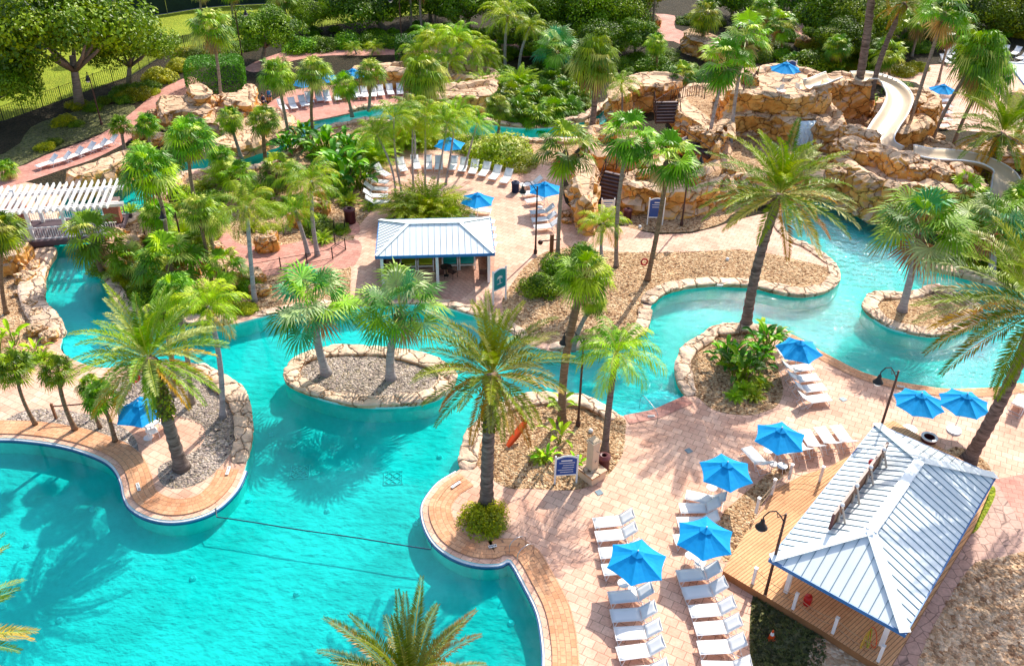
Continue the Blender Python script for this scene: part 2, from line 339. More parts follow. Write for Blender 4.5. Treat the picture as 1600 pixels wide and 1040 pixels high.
def normals2(pts, closed=False):
    n = len(pts); out = []
    for i in range(n):
        a = pts[(i-1) % n] if closed or i > 0 else pts[0]; b = pts[(i+1) % n] if closed or i < n-1 else pts[-1]
        t = (b-a); t.z = 0; t.normalize(); out.append(Vector((-t.y, t.x, 0)))
    return out
def band(name, pts, d0, d1, z0, z1, mat, closed=False, step=0.5):
    P = resample(pts, step, closed); Nn = normals2(P, closed); mb = MB()
    rows = [[p+n*d0 for p, n in zip(P, Nn)], [p+n*d1 for p, n in zip(P, Nn)]]
    me = bpy.data.meshes.new(name); m = len(P); sgn = 1 if d1 > d0 else -1
    vv = [(q.x, q.y, z0) for q in rows[0]]+[(q.x, q.y, z1) for q in rows[1]]
    if z0 != z1 or True: vv += [(q.x, q.y, z0-0.14) for q in rows[0]]
    fs = []; rng = range(m if closed else m-1)
    for i in rng: j = (i+1) % m; fs.append((i, j, m+j, m+i) if sgn > 0 else (j, i, m+i, m+j))
    for i in rng: j = (i+1) % m; fs.append((2*m+i, 2*m+j, j, i) if sgn > 0 else (2*m+j, 2*m+i, i, j))
    me.from_pydata(vv, [], fs); me.materials.append(M[mat])
    uv = me.uv_layers.new(name='UVMap'); L_ = abs(d1-d0)
    for f in me.polygons:
        for li in f.loop_indices:
            vi = me.loops[li].vertex_index; k = vi % m; row = vi//m; u = k*step
            if closed and k == 0 and (m-1) in [x % m for x in f.vertices]: u = m*step
            uv.data[li].uv = (u, (0, L_, -0.14)[row])
    me.update(); return ob(name, me)
# ------------------------------------------------------------------ water outline and ground
WB = [(866,1100),(866,1040),(864,1005),(854,955),(832,912),(808,874),(790,880),(757,881),(722,872),(692,853),(675,828),(668,802),(672,783),(690,758),(708,745),(724,735),(726,722),(728,700),(737,678),(750,662),(765,645),(795,628),(832,617),(875,616),(917,620),(940,629),(962,638),(979,645),(1000,640),(1025,634),(1050,622),(1072,612),(1063,595),(1058,575),(1061,547),(1075,530),(1092,520),(1105,508),(1125,503),(1162,500),(1200,500),(1240,512),(1282,535),(1312,550),(1350,567),(1400,579),(1450,586),(1482,589),(1530,587),(1560,584),(1600,576),(1700,560),(1850,540),(1900,480),(1750,450),(1650,440),(1600,432),(1530,420),(1487,410),(1460,404),(1437,390),(1415,345),(1375,312),(1350,304),(1325,296),(1300,292),(1265,292),(1235,303),(1217,322),(1222,345),(1237,360),(1262,370),(1287,385),(1305,400),(1311,420),(1300,436),(1275,447),(1250,451),(1225,448),(1200,444),(1170,438),(1125,437),(1087,440),(1050,447),(1025,460),(1015,475),(1016,492),(1005,515),(980,532),(950,538),(920,541),(880,546),(850,545),(815,532),(790,515),(767,504),(750,498),(725,491),(690,482),(650,480),(620,480),(585,484),(540,488),(475,492),(425,502),(400,508),(365,518),(330,521),(280,520),(230,514),(195,505),(178,492),(168,470),(158,450),(150,425),(152,400),(168,378),(195,360),(230,335),(255,305),(278,283),(310,277),(350,276),(395,272),(432,252),(460,232),(490,212),(550,196),(590,196),(640,199),(700,210),(760,218),(820,217),(870,218),(905,213),(935,203),(952,193),(960,178),(968,165),(985,150),(998,143),(990,140),(975,147),(955,153),(938,165),(907,185),(860,197),(807,200),(750,195),(700,184),(660,176),(625,172),(575,176),(537,184),(500,193),(452,203),(445,218),(425,230),(405,240),(380,248),(350,254),(300,262),(250,270),(200,288),(150,300),(120,310),(95,330),(85,360),(83,385),(80,407),(72,427),(62,450),(60,477),(64,497),(77,515),(90,530),(98,548),(95,562),(105,575),(130,586),(160,592),(190,590),(215,585),(250,580),(280,578),(305,581),(325,588),(350,601),(370,616),(385,633),(395,660),(398,695),(393,722),(389,742),(382,762),(370,782),(345,806),(312,821),(275,827),(240,822),(213,808),(202,790),(198,772),(189,752),(172,736),(140,723),(100,713),(50,707),(0,706),(-100,712),(-300,760),(-500,900),(-500,1300),(866,1300)]
def seg(a, b, extra=0):                      # world polyline between two listed water-edge pixels
    i, j = WB.index(a), WB.index(b)
    s = WB[i:j+1] if i <= j else WB[i:]+WB[:j+1]
    return smooth2d([G(x, y) for x, y in s], 4, False)
WP = [G(x, y) for x, y in WB]
# keep corners sharp only off frame: smooth all but last 4
WS = smooth2d(WP[:-4], 3, False)+WP[-4:]
I1 = [(446,595),(455,577),(480,561),(525,551),(585,549),(650,557),(690,569),(711,587),(709,606),(692,624),(650,637),(585,642),(525,636),(475,621),(452,609)]
I2 = [(1347,462),(1355,448),(1375,441),(1412,440),(1435,434),(1450,429),(1475,432),(1512,447),(1532,465),(1524,486),(1500,500),(1462,507),(1425,504),(1387,495),(1360,479)]
I1w, I2w = gp(I1), gp(I2)
def spool(px): return gp(px)
UP = spool([(1438,186),(1470,184),(1500,189),(1545,193),(1620,192),(1700,195),(1700,225),(1600,222),(1545,214),(1510,212),(1470,204)])
S = 260
outer = [Vector((-S, -10, 0)), Vector((S, -10, 0)), Vector((S, 700, 0)), Vector((-S, 700, 0))]
sheet('pool_deck', outer, 0.0, 'deck_paver', holes=[WS, UP])
sheet('island', I1w, 0.0, 'coping'); sheet('island', I2w, 0.0, 'coping')
sheet('water', WS, -0.13, 'water', holes=[I1w, I2w]); sheet('water', UP, -0.13, 'water')
def basin_mesh(loops, z, name='pool_basin'):
    mb = MB()
    for lp in loops:
        for a, b in zip(lp, lp[1:]+lp[:1]):
            mb.quad((a.x, a.y, z), (b.x, b.y, z), (b.x, b.y, -0.002), (a.x, a.y, -0.002))
    struct(mb.build(name, 'pool_plaster'))
basin_mesh([WS, I1w, I2w], -1.15); basin_mesh([UP], -0.8)
sheet('pool_floor', WS, -1.15, 'pool_plaster', holes=[I1w, I2w]); sheet('pool_floor', UP, -0.8, 'pool_plaster')
Z1, Z2, Z3, Z4 = 0.006, 0.012, 0.018, 0.024
def bed(name, px, z, mat, k=3): return sheet(name, gp(px, 0, k), z, mat)
# big planted grounds north of the river and between the channels
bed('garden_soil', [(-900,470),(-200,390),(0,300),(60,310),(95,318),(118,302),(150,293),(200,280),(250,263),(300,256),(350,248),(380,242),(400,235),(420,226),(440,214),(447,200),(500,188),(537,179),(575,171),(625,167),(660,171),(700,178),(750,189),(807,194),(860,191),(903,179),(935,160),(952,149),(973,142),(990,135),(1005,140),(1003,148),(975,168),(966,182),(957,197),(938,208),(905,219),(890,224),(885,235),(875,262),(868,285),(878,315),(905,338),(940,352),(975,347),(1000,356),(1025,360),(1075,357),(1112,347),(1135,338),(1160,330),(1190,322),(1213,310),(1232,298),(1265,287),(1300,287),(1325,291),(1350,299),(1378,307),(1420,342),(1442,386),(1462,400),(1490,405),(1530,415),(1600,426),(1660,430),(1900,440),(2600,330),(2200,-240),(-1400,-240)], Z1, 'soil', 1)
bed('garden_soil', [(150,430),(156,400),(170,383),(198,364),(232,339),(258,309),(280,289),(310,283),(350,282),(395,278),(434,257),(462,237),(492,217),(550,201),(590,201),(640,204),(700,215),(760,223),(820,222),(870,223),(900,222),(880,250),(850,258),(810,250),(760,240),(700,234),(620,240),(590,255),(577,275),(585,300),(600,318),(580,330),(552,365),(545,400),(546,440),(545,479),(475,486),(420,497),(398,503),(365,512),(330,515),(280,514),(235,508),(200,499),(184,488),(173,468),(163,450)], Z1+0.003, 'mulch', 1)
bed('mulch_bed', [(800,440),(825,408),(860,388),(900,386),(960,389),(1010,389),(1050,387),(1100,384),(1150,380),(1200,385),(1250,395),(1292,405),(1298,416),(1288,430),(1250,440),(1200,433),(1150,427),(1085,430),(1035,442),(1008,460),(1000,490),(985,518),(940,530),(880,536),(845,533),(815,520),(792,500),(783,470)], Z2, 'mulch')
bed('mulch_bed', [(1078,606),(1066,590),(1062,572),(1066,550),(1080,533),(1098,523),(1112,511),(1162,505),(1195,508),(1208,535),(1215,560),(1226,595),(1219,620),(1200,631),(1175,638),(1137,636),(1112,628),(1095,614)], Z2, 'mulch')
bed('mulch_bed', [(980,650),(981,675),(979,700),(965,727),(940,750),(900,763),(837,762),(800,762),(770,745),(745,720),(740,700),(745,680),(760,664),(790,640),(832,624),(875,622),(917,627),(950,640)], Z2, 'mulch')
bed('mulch_bed', [(912,338),(925,345),(955,342),(985,352),(1025,357),(1075,354),(1112,344),(1130,335),(1145,322),(1210,300),(1180,270),(900,260),(885,290)], Z2, 'mulch')
bed('mulch_bed', [(1134,800),(1160,770),(1195,738),(1225,712),(1240,722),(1217,745),(1200,775),(1165,840),(1140,868)], Z2, 'mulch')
bed('mulch_bed', [(1478,690),(1500,678),(1530,690),(1552,708),(1554,740),(1520,745),(1480,720)], Z2, 'mulch')
bed('pebble_bed', [(210,604),(250,590),(300,590),(330,606),(355,625),(372,655),(375,690),(365,720),(350,742),(328,762),(300,775),(272,777),(256,766),(254,745),(275,732),(312,717),(326,692),(318,676),(295,667),(262,660),(225,655),(190,650),(180,632),(186,617)], Z2, 'pebble')
bed('pebble_bed', [(0,695),(14,677),(45,662),(90,659),(150,667),(187,680),(212,695),(222,720),(219,745),(206,744),(175,722),(125,704),(70,695),(25,693)], Z2, 'pebble')
bed('pebble_bed', [(466,595),(473,578),(497,566),(530,560),(585,558),(645,566),(680,578),(690,592),(682,607),(640,620),(585,627),(530,622),(488,610),(470,603)], Z2, 'pebble')
bed('mulch_bed', [(1362,460),(1372,450),(1412,449),(1445,440),(1475,440),(1505,452),(1520,466),(1513,482),(1490,492),(1460,497),(1425,493),(1395,484),(1372,472)], Z2, 'mulch')
bed('mulch_bed', [(-200,440),(30,420),(60,412),(64,425),(52,450),(48,480),(53,500),(66,520),(78,540),(80,560),(70,575),(40,590),(0,600),(-200,620)], Z2, 'mulch')
# lawns, paths
bed('lawn', [(-900,430),(-200,250),(0,210),(110,167),(190,137),(250,97),(330,80),(400,70),(480,52),(560,38),(640,28),(720,16),(800,-5),(900,-40),(1000,-240),(-1400,-240)], Z2, 'grass', 1)
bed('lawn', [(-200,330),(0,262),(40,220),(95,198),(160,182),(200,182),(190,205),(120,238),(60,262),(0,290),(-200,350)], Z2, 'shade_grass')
bed('path', [(-300,370),(0,290),(62,264),(150,228),(200,190),(240,156),(288,134),(300,150),(262,172),(240,200),(212,225),(150,262),(90,285),(0,316),(-300,400)], Z3, 'path_paver')
bed('path', [(372,118),(400,103),(445,88),(500,82),(560,80),(617,78),(700,72),(760,66),(830,74),(850,84),(800,90),(740,84),(690,88),(620,90),(560,94),(505,95),(450,104),(410,118),(385,125)], Z3, 'path_paver')
bed('path', [(905,0),(950,5),(990,15),(1040,18),(1042,38),(1090,52),(1120,78),(1090,80),(1040,58),(1015,60),(1010,44),(970,50),(950,36),(1000,36),(985,24),(930,16)], Z3, 'path_paver')
bed('path', [(1215,22),(1270,12),(1280,22),(1245,30),(1250,52),(1235,54),(1222,35)], Z3, 'path_paver')
bed('path', [(1360,45),(1385,38),(1396,52),(1385,72),(1400,92),(1440,84),(1500,82),(1700,90),(1700,185),(1600,192),(1520,186),(1460,182),(1440,170),(1448,140),(1420,112),(1380,110),(1352,106),(1352,92),(1368,90),(1362,66)], Z3, 'deck_paver')
bed('path', [(400,186),(425,162),(450,150),(520,140),(600,133),(640,132),(660,150),(640,166),(600,171),(560,176),(520,187),(470,196),(447,202),(425,215)], Z3, 'path_paver')
bed('path', [(556,372),(520,378),(480,398),(430,412),(400,413),(370,410),(345,395),(332,370),(330,335),(330,302),(352,290),(400,285),(440,282),(442,290),(400,296),(362,300),(345,312),(345,350),(358,385),(385,396),(425,395),(470,385),(510,366),(550,352)], Z4, 'path_paver')
bed('path', [(345,400),(420,405),(480,395),(556,382),(552,420),(500,432),(430,440),(385,440),(355,420)], Z3, 'path_paver')
bed('paved_floor', [(588,452),(583,412),(600,400),(770,400),(768,430),(715,474),(700,480),(620,472)], Z2, 'hut_paver', 1)
bed('flagstone_pavement', [(1562,730),(1900,640),(2300,1000),(1700,1300),(1440,1200),(1290,1100),(1180,1040),(1190,1010),(1400,1040),(1425,980),(1535,800)], Z2, 'flagstone', 1)
bed('straw_ground', [(1535,858),(1570,850),(1640,840),(1800,900),(1800,1200),(1450,1200),(1440,1060),(1462,980),(1490,925),(1512,885)], Z3, 'straw')
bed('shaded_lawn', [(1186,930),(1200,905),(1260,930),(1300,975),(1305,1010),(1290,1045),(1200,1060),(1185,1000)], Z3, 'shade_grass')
bed('grass_strip', [(1500,815),(1525,770),(1555,738),(1562,752),(1545,790),(1530,812)], Z3, 'grass')
bed('sand_patch', [(1283,990),(1300,975),(1330,990),(1402,1034),(1460,1080),(1290,1090),(1275,1030)], Z4, 'straw')
# shaded red paving right of the roof
bed('path', [(1560,728),(1620,715),(1680,760),(1640,810),(1600,790)], Z3, 'path_paver', 1)
# ---- white gutter rims, tile line, brick bands round the main pool
s1 = seg((-300,760), (389,742)) if False else None
left = smooth2d([G(x, y) for x, y in reversed(WB[WB.index((389,742)):WB.index((-300,760))+1])], 4, False)   # from the far left to the cove
right = smooth2d([G(x, y) for x, y in WB[:WB.index((724,735))+1]], 4, False)                                   # from the bottom to the cove
def side(pts):                                # +1 when the left normal points to land
    a, b = pts[len(pts)//2], pts[len(pts)//2+1]; n = Vector((-(b-a).y, (b-a).x, 0)).normalized()
    q = (a+b)/2+n*0.6
    return -1 if inside(q, WS) else 1
def inside(q, poly):
    c = False; n = len(poly)
    for i in range(n):
        a, b = poly[i], poly[i-1]
        if (a.y > q.y) != (b.y > q.y) and q.x < (b.x-a.x)*(q.y-a.y)/(b.y-a.y)+a.x: c = not c
    return c
for pts in (left, right):
    sg = side(pts)
    for nm, a, b_, za, zb, mt in (('pool_gutter_rim', -0.10, 0.30, -0.05, -0.02, 'white_rim'), ('pool_tile_line', -0.16, -0.10, -0.10, -0.10, 'tile_blue'),
                                  ('brick_coping', 0.30, 0.66, 0.06, 0.06, 'ring_brick'), ('brick_band', 0.66, 1.45, 0.03, 0.03, 'ring_brick')):
        struct(band(nm, pts, sg*a, sg*b_, za, zb, mt, step=0.24))
# brick rings round the two coves
def ringpts(px, r): c = G(*px); return [c+Vector((math.cos(a)*r, math.sin(a)*r, 0)) for a in np.linspace(0, 2*math.pi, 48)[:-1]]
# deck edge along the right river bank
for a, b_ in (((1200,500), (1600,576)), ((979,645), (1072,612)), ((537,184), (452,203))):
    i, j = WB.index(a), WB.index(b_); i, j = min(i, j), max(i, j)
    pts = smooth2d([G(x, y) for x, y in WB[i:j+1]], 4, False); sg = side(pts)
    struct(band('pool_edge_paving', pts, -0.05*sg, 0.75*sg, 0.03, 0.03, 'ring_brick' if a[0] > 1100 else 'path_paver', step=0.3))
# underwater entry steps
stp = smooth2d([G(x, y) for x, y in ((979,645),(1000,640),(1025,634),(1050,622),(1072,612))], 4, False); sg = side(stp)
for k in range(4): struct(band('entry_step', stp, -0.1*sg, -(0.55+0.45*k)*sg, -0.17-0.16*k, -0.17-0.16*k, 'step_white', step=0.3))
stp = smooth2d([G(x, y) for x, y in ((98,548),(95,562),(105,575),(130,586),(160,592),(190,590),(215,585))], 4, False); sg = side(stp)
for k in range(5): struct(band('entry_step', stp, -0.1*sg, -(0.7+0.5*k)*sg, -0.16-0.13*k, -0.16-0.13*k, 'step_white', step=0.3))


# ------------------------------------------------------------------ rocks
def vor(p, sc):
    d, q = noise.voronoi(p*sc); return d[1]-d[0], noise.cell_vector(q[0]*7.3).x
def rdisp(p, amp=0.2, sc=0.9):
    e, c = vor(p, sc); f = noise.fractal(p*1.7, 0.8, 2.1, 4)
    crack = max(0.0, 1-e/0.12)
    return amp*(c-0.3)+amp*0.45*f-amp*0.55*crack
def boulder_mesh(seed, flat=0.7):
    rs = random.Random(seed); bm = bmesh.new(); bmesh.ops.create_icosphere(bm, subdivisions=4, radius=1.0)
    off = Vector((rs.uniform(-50, 50), rs.uniform(-50, 50), rs.uniform(-50, 50)))
    sx, sy = rs.uniform(0.85, 1.25), rs.uniform(0.75, 1.0)
    for v in bm.verts:
        n = v.co.normalized(); k = max(abs(n.x), abs(n.y), abs(n.z)); q = n*(0.55+0.45/k)*0.9     # boxier than a ball
        d = 1+rdisp(n+off, 0.22, 1.3)+0.16*noise.noise(n*1.1+off)
        v.co = Vector((q.x*d*sx, q.y*d*sy, q.z*d*flat))
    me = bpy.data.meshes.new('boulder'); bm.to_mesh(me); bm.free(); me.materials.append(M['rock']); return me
BM = [boulder_mesh(i, 0.62+0.1*(i % 3)) for i in range(6)]
brs = random.Random(5)
def boulder(px, py, w_m, h_m=None, z=0.0, grp='boulders set round the planting', desc='pale weathered tan boulder'):
    p = G(px, py, z); i = brs.randrange(6)
    o = ob('boulder', BM[i], None, (p.x, p.y, z+(h_m or w_m*0.5)*0.15), brs.uniform(0, 6.28))
    o.scale = (w_m/2, w_m/2*brs.uniform(0.75, 1.0), (h_m or w_m*0.5)/0.85)
    return tag(o, desc, 'boulder', grp, (px, py))
def lumpy(name, pts, width, h, amp, label, cat, mat='coping', res=0.17, sc=0.8, z0=0.0, closed=False, hvar=0.25, at=None, kind=None, seedoff=0):
    P = resample(pts, res, closed); Nn = normals2(P, closed); m = len(P)
    ts = np.linspace(0, 1, 11); rows = []; rnd = Vector((seedoff*13.1, seedoff*7.7, 0))
    for i, (p, n) in enumerate(zip(P, Nn)):
        hh = h*(1+hvar*noise.noise(Vector((p.x*0.35, p.y*0.35, 3+seedoff)))*2); ww = width*(1+0.3*noise.noise(Vector((p.x*0.5, p.y*0.5, 9))))
        if not closed:
            e = min(i, m-1-i)*res; k = min(1.0, math.sqrt(min(1, e/0.6)+0.02)); hh *= k; ww *= 0.5+0.5*k
        row = []
        for t in ts:
            a = math.pi*t; cx = math.cos(a); cz = math.sin(a)
            x = -math.copysign(abs(cx)**0.45, cx)*ww/2; z = (abs(cz)**0.45)*hh
            q = p+n*x+Vector((0, 0, z+z0)); nn = (n*(-cx)+Vector((0, 0, cz))).normalized()
            e = 0.0 if t in (0, 1) else 1.0
            q = q+nn*rdisp(q+rnd, amp, sc)*(0.4+0.6*e); row.append(q)
        row[0].z = row[-1].z = z0-0.06; rows.append(row)
    if closed: rows.append(rows[0])
    mb = MB(); mb.grid(rows); o = mb.build(name, mat)
    if kind: o['kind'] = kind
    else: tag(o, label, cat, None, at)
    return o
def rockmass(name, top_px, h, label, z0=0.0, amp=0.35, capmat='coping', at=None, overhang=0.0, sc=0.62, capz=-0.25, cap2=None):
    """raised mass of artificial rock: outline given at its top edge"""
    T = smooth2d([G(x, y, z0+h) for x, y in top_px], 3, True); T = [Vector((p.x, p.y, 0)) for p in T]
    area = sum(a.x*b.y-b.x*a.y for a, b in zip(T, T[1:]+T[:1]))
    if area < 0: T.reverse()
    T = resample(T, 0.34, True); Nn = [-n for n in normals2(T, True)]        # outward for ccw
    lv = max(4, int(h/0.3)); rows = []
    for k in range(lv+1):
        f = k/lv; z = z0-0.1+(h+0.1)*f; row = []
        for p, n in zip(T, Nn):
            off = overhang*(f-1)+0.30*math.sin(f*9+p.x*0.5)*0.5
            q = Vector((p.x, p.y, z))+n*(off+(0.12 if k == lv else 0.25)*(1-f))
            q += n*rdisp(q, amp, sc)*1.3; q.z += 0.22*noise.noise(q*0.8)*(1 if k else 0); row.append(q)
        rows.append(row)
    per = sum((b-a).length for a, b in zip(T, T[1:]+T[:1])); kk = min(1.0, 0.75*abs(area)*0.5/per/1.15)
    for ins, dz in ((0.35*kk, 0.10), (0.75*kk, 0.06), (1.15*kk, capz if kk > 0.9 else 0.0)):
        row = []
        for p, n in zip(T, Nn):
            q = Vector((p.x, p.y, z0+h+dz))-n*ins; e, c = vor(q, sc); q.z += 0.28*(c-0.2)*(1 if dz > 0 else 0.2)+0.08*noise.noise(q*2); row.append(q)
        rows.append(row)
    rows = [r+[r[0]] for r in rows]
    mb = MB(); mb.grid(rows); last = rows[-1][:-1]
    tri = geometry.tessellate_polygon([[Vector((p.x, p.y, 0)) for p in last]])
    i0 = len(mb.v); mb.v += [tuple(p) for p in last]
    for a, b, c in tri:
        cr = (last[b]-last[a]).to_2d().cross((last[c]-last[a]).to_2d())
        mb.f.append((i0+a, i0+b, i0+c) if cr > 0 else (i0+a, i0+c, i0+b)); mb.c.append(None)
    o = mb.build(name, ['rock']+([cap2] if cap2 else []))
    if cap2:
        for f in list(o.data.polygons)[-len([1 for _ in tri]):]: f.material_index = 1
    tag(o, label, 'rockwork', None, at, full=True); return o
# rocky copings along the water (stonework set in the banks)
def edge(a, b, w_, h, lab, off=0.42, amp=0.12):
    i, j = sorted((WB.index(a), WB.index(b)))
    s = WB[i:j+1] if i <= j else WB[i:]+WB[:j+1]
    pts = smooth2d([G(x, y) for x, y in s], 4, False); sg = side(pts)
    pts = resample(pts, 0.3); Nn = normals2(pts); pts = [p+n*sg*off for p, n in zip(pts, Nn)]
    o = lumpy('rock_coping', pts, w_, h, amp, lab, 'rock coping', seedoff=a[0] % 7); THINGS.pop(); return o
edge((724,735),(979,645),1.0,0.26,'pale rock coping round the sign bed between the two pools')
edge((1072,612),(1240,512),0.95,0.26,'rock coping round the mulch bed of dark paddle-leaved plants')
edge((1217,322),(1311,420),0.7,0.12,'smooth pale stone edge of the sandy point by the long right palm')
edge((1311,420),(1015,475),1.0,0.25,'rock coping along the foot of the wide mulch bed above the right river')
edge((1015,475),(850,545),0.9,0.22,'rock coping turning the corner left of the tall queen palm')
edge((815,532),(400,508),0.75,0.16,'low stone edge of the paving in front of the open hut')
edge((365,518),(158,450),0.9,0.35,'rock coping under the palms right of the left channel')
edge((150,425),(278,283),0.9,0.4,'rock edging of the channel right of the white pergola')
edge((310,277),(700,210),0.7,0.3,'stone edge on the near bank of the upper river')
edge((760,218),(968,165),0.8,0.35,'pale rock edge at the far narrow end of the river')
edge((985,150),(860,197),0.9,0.5,'rock edge of the far bank under the dark fan palms')
edge((807,200),(537,184),0.7,0.3,'rock edge of the far bank behind the large pale shrub')
edge((452,203),(250,270),1.1,0.5,'broken rock bank left of the far lounger terrace')
edge((200,288),(83,385),1.0,0.5,'rock bank of the channel behind the white pergola')
edge((80,407),(98,548),1.6,0.4,'wide flat stones on the left bank of the left channel')
edge((305,581),(389,742),1.15,0.3,'big pinkish coping stones round the pebble peninsula')
edge((1437,390),(1660,440) if (1660,440) in WB else (1650,440),1.0,0.3,'rock bank behind the two silver palms at the right')
for I, w_, lab in ((I1w, 1.0, 'rim of pale rocks round the oval pebble island'), (I2w, 0.95, 'rim of rocks round the right island with one silver palm')):
    n_ = normals2(I, True); a = sum(p.x*q.y-q.x*p.y for p, q in zip(I, I[1:]+I[:1])); s_ = 1 if a > 0 else -1
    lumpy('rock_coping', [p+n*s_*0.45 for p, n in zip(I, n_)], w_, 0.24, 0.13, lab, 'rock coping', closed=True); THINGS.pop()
# ---- the rock hill with the slides
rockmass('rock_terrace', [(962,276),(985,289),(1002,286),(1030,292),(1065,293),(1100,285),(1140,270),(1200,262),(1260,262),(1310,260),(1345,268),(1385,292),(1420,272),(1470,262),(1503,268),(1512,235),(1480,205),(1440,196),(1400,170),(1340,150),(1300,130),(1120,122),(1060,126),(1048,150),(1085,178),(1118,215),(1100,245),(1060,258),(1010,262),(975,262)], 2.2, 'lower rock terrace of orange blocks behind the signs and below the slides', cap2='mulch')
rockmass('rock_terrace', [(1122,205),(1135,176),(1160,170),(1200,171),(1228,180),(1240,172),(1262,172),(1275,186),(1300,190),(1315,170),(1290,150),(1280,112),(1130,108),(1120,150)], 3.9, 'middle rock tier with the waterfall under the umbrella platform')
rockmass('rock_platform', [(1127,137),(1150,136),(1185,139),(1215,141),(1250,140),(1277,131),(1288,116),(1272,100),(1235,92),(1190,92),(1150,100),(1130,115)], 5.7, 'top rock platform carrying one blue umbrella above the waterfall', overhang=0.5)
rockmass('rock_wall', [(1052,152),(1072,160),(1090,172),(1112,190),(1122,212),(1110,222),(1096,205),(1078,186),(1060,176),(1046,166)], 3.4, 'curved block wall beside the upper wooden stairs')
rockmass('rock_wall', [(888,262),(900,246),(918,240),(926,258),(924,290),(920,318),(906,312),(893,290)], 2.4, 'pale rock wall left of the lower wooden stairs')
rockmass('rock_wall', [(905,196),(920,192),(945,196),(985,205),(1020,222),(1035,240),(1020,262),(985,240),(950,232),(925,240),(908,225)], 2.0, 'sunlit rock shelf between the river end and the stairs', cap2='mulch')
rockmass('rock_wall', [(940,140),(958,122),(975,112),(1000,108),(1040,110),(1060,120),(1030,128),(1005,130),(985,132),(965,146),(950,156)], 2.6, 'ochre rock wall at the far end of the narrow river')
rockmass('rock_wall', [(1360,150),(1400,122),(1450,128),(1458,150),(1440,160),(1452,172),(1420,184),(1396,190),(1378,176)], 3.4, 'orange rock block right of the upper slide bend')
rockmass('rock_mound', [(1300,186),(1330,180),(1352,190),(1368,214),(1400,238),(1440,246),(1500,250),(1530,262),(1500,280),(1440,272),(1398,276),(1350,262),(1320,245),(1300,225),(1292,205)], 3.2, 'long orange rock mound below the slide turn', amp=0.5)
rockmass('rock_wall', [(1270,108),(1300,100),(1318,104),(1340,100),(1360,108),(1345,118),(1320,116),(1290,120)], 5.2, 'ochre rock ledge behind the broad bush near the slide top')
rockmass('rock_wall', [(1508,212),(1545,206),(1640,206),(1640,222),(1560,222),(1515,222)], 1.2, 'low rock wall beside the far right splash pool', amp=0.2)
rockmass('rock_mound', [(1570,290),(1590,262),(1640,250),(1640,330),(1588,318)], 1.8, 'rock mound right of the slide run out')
# left rock group
rockmass('rock_wall', [(236,176),(252,164),(300,168),(318,180),(310,196),(300,192),(262,192),(250,200),(238,192)], 1.3, 'horseshoe rock wall round the small spa by the olive topiary', amp=0.25)
rockmass('rock_mound', [(283,150),(296,143),(312,147),(318,160),(308,168),(290,166)], 2.0, 'rounded rock lump at the top of the ramp railing', amp=0.3)
rockmass('rock_wall', [(335,160),(360,158),(376,146),(386,152),(385,170),(372,176),(345,172)], 1.8, 'rough rock wall behind the ramp railing', amp=0.3)
rockmass('rock_wall', [(300,190),(325,182),(352,178),(392,176),(424,178),(448,190),(452,202),(424,218),(395,232),(350,245),(318,238),(345,222),(330,205),(305,204)], 1.0, 'stepped rock bank between spa and far river', amp=0.3)
rockmass('rock_wall', [(96,288),(140,272),(178,258),(200,248),(208,256),(180,278),(150,290),(112,300)], 1.6, 'long low rock wall behind the white pergola roof', amp=0.25)
rockmass('rock_wall', [(545,112),(600,104),(650,102),(705,104),(760,110),(760,122),(700,124),(640,120),(590,116),(550,124)], 1.8, 'long rock wall behind the far lounger terrace', amp=0.25)
rockmass('rock_wall', [(645,140),(700,134),(755,126),(765,134),(752,150),(700,156),(650,158)], 2.0, 'ochre rock wall right of the far lounger terrace', amp=0.3)
rockmass('rock_wall', [(1062,40),(1100,46),(1122,62),(1112,72),(1085,58),(1060,52)], 1.8, 'pink rock wall beside the far winding path', amp=0.25)
for a in [(170,425,2.6,1.4),(195,412,2.4,1.3),(186,398,2.2,1.3),(178,440,1.8,0.9),(206,395,2.0,1.0),(415,400,1.8,1.4),(420,388,1.4,1.0),(428,328,1.2,0.6),(495,325,1.8,1.6),(485,345,2.0,1.5),(460,362,1.6,1.8),(500,340,1.4,1.1),
          (20,440,3.0,1.8),(-5,425,3.4,2.2),(40,462,1.6,0.8),(52,444,1.4,0.8),(48,500,1.1,0.5),(58,515,1.2,0.5),(60,540,1.6,0.7),(80,548,1.4,0.6),(30,480,0.9,0.4),(320,425,2.0,0.9),(345,435,1.8,0.8),(370,442,1.8,0.9),(395,450,1.8,0.8),(405,470,1.6,0.8),(330,408,1.5,0.8),
          (300,440,1.6,0.9),(285,425,1.6,0.8),(270,408,1.4,0.7),(1205,237,2.6,1.6),(1180,232,1.8,1.2),(1150,228,1.6,1.0),(1290,215,2.0,2.0),(1285,240,2.4,1.6),(1225,252,2.0,1.2),(1310,205,2.0,1.6),
          (1450,205,2.2,0.9),(1535,215,1.8,0.9),(1500,222,1.6,0.7),(1525,250,2.2,1.6),(1505,262,2.0,1.3),(1460,275,2.0,1.6),(1350,278,2.2,1.3),(1390,290,2.0,1.4),(1130,292,1.4,0.8),(902,326,1.5,1.0),(915,200,1.8,1.4),(935,215,1.8,1.4),(880,335,1.2,0.5),(882,345,1.1,0.35),
          (430,60,1.8,0.8),(1010,35,2.0,1.4),(1240,60,2.2,1.2),(350,192,1.8,1.2),(368,205,1.6,1.2),(385,215,1.6,1.0),(330,178,1.6,1.0),(405,195,1.6,1.1),(232,200,1.8,1.0),(222,215,1.6,1.2),(240,240,2.0,1.0),(215,232,2.2,1.2)]:
    boulder(*a)
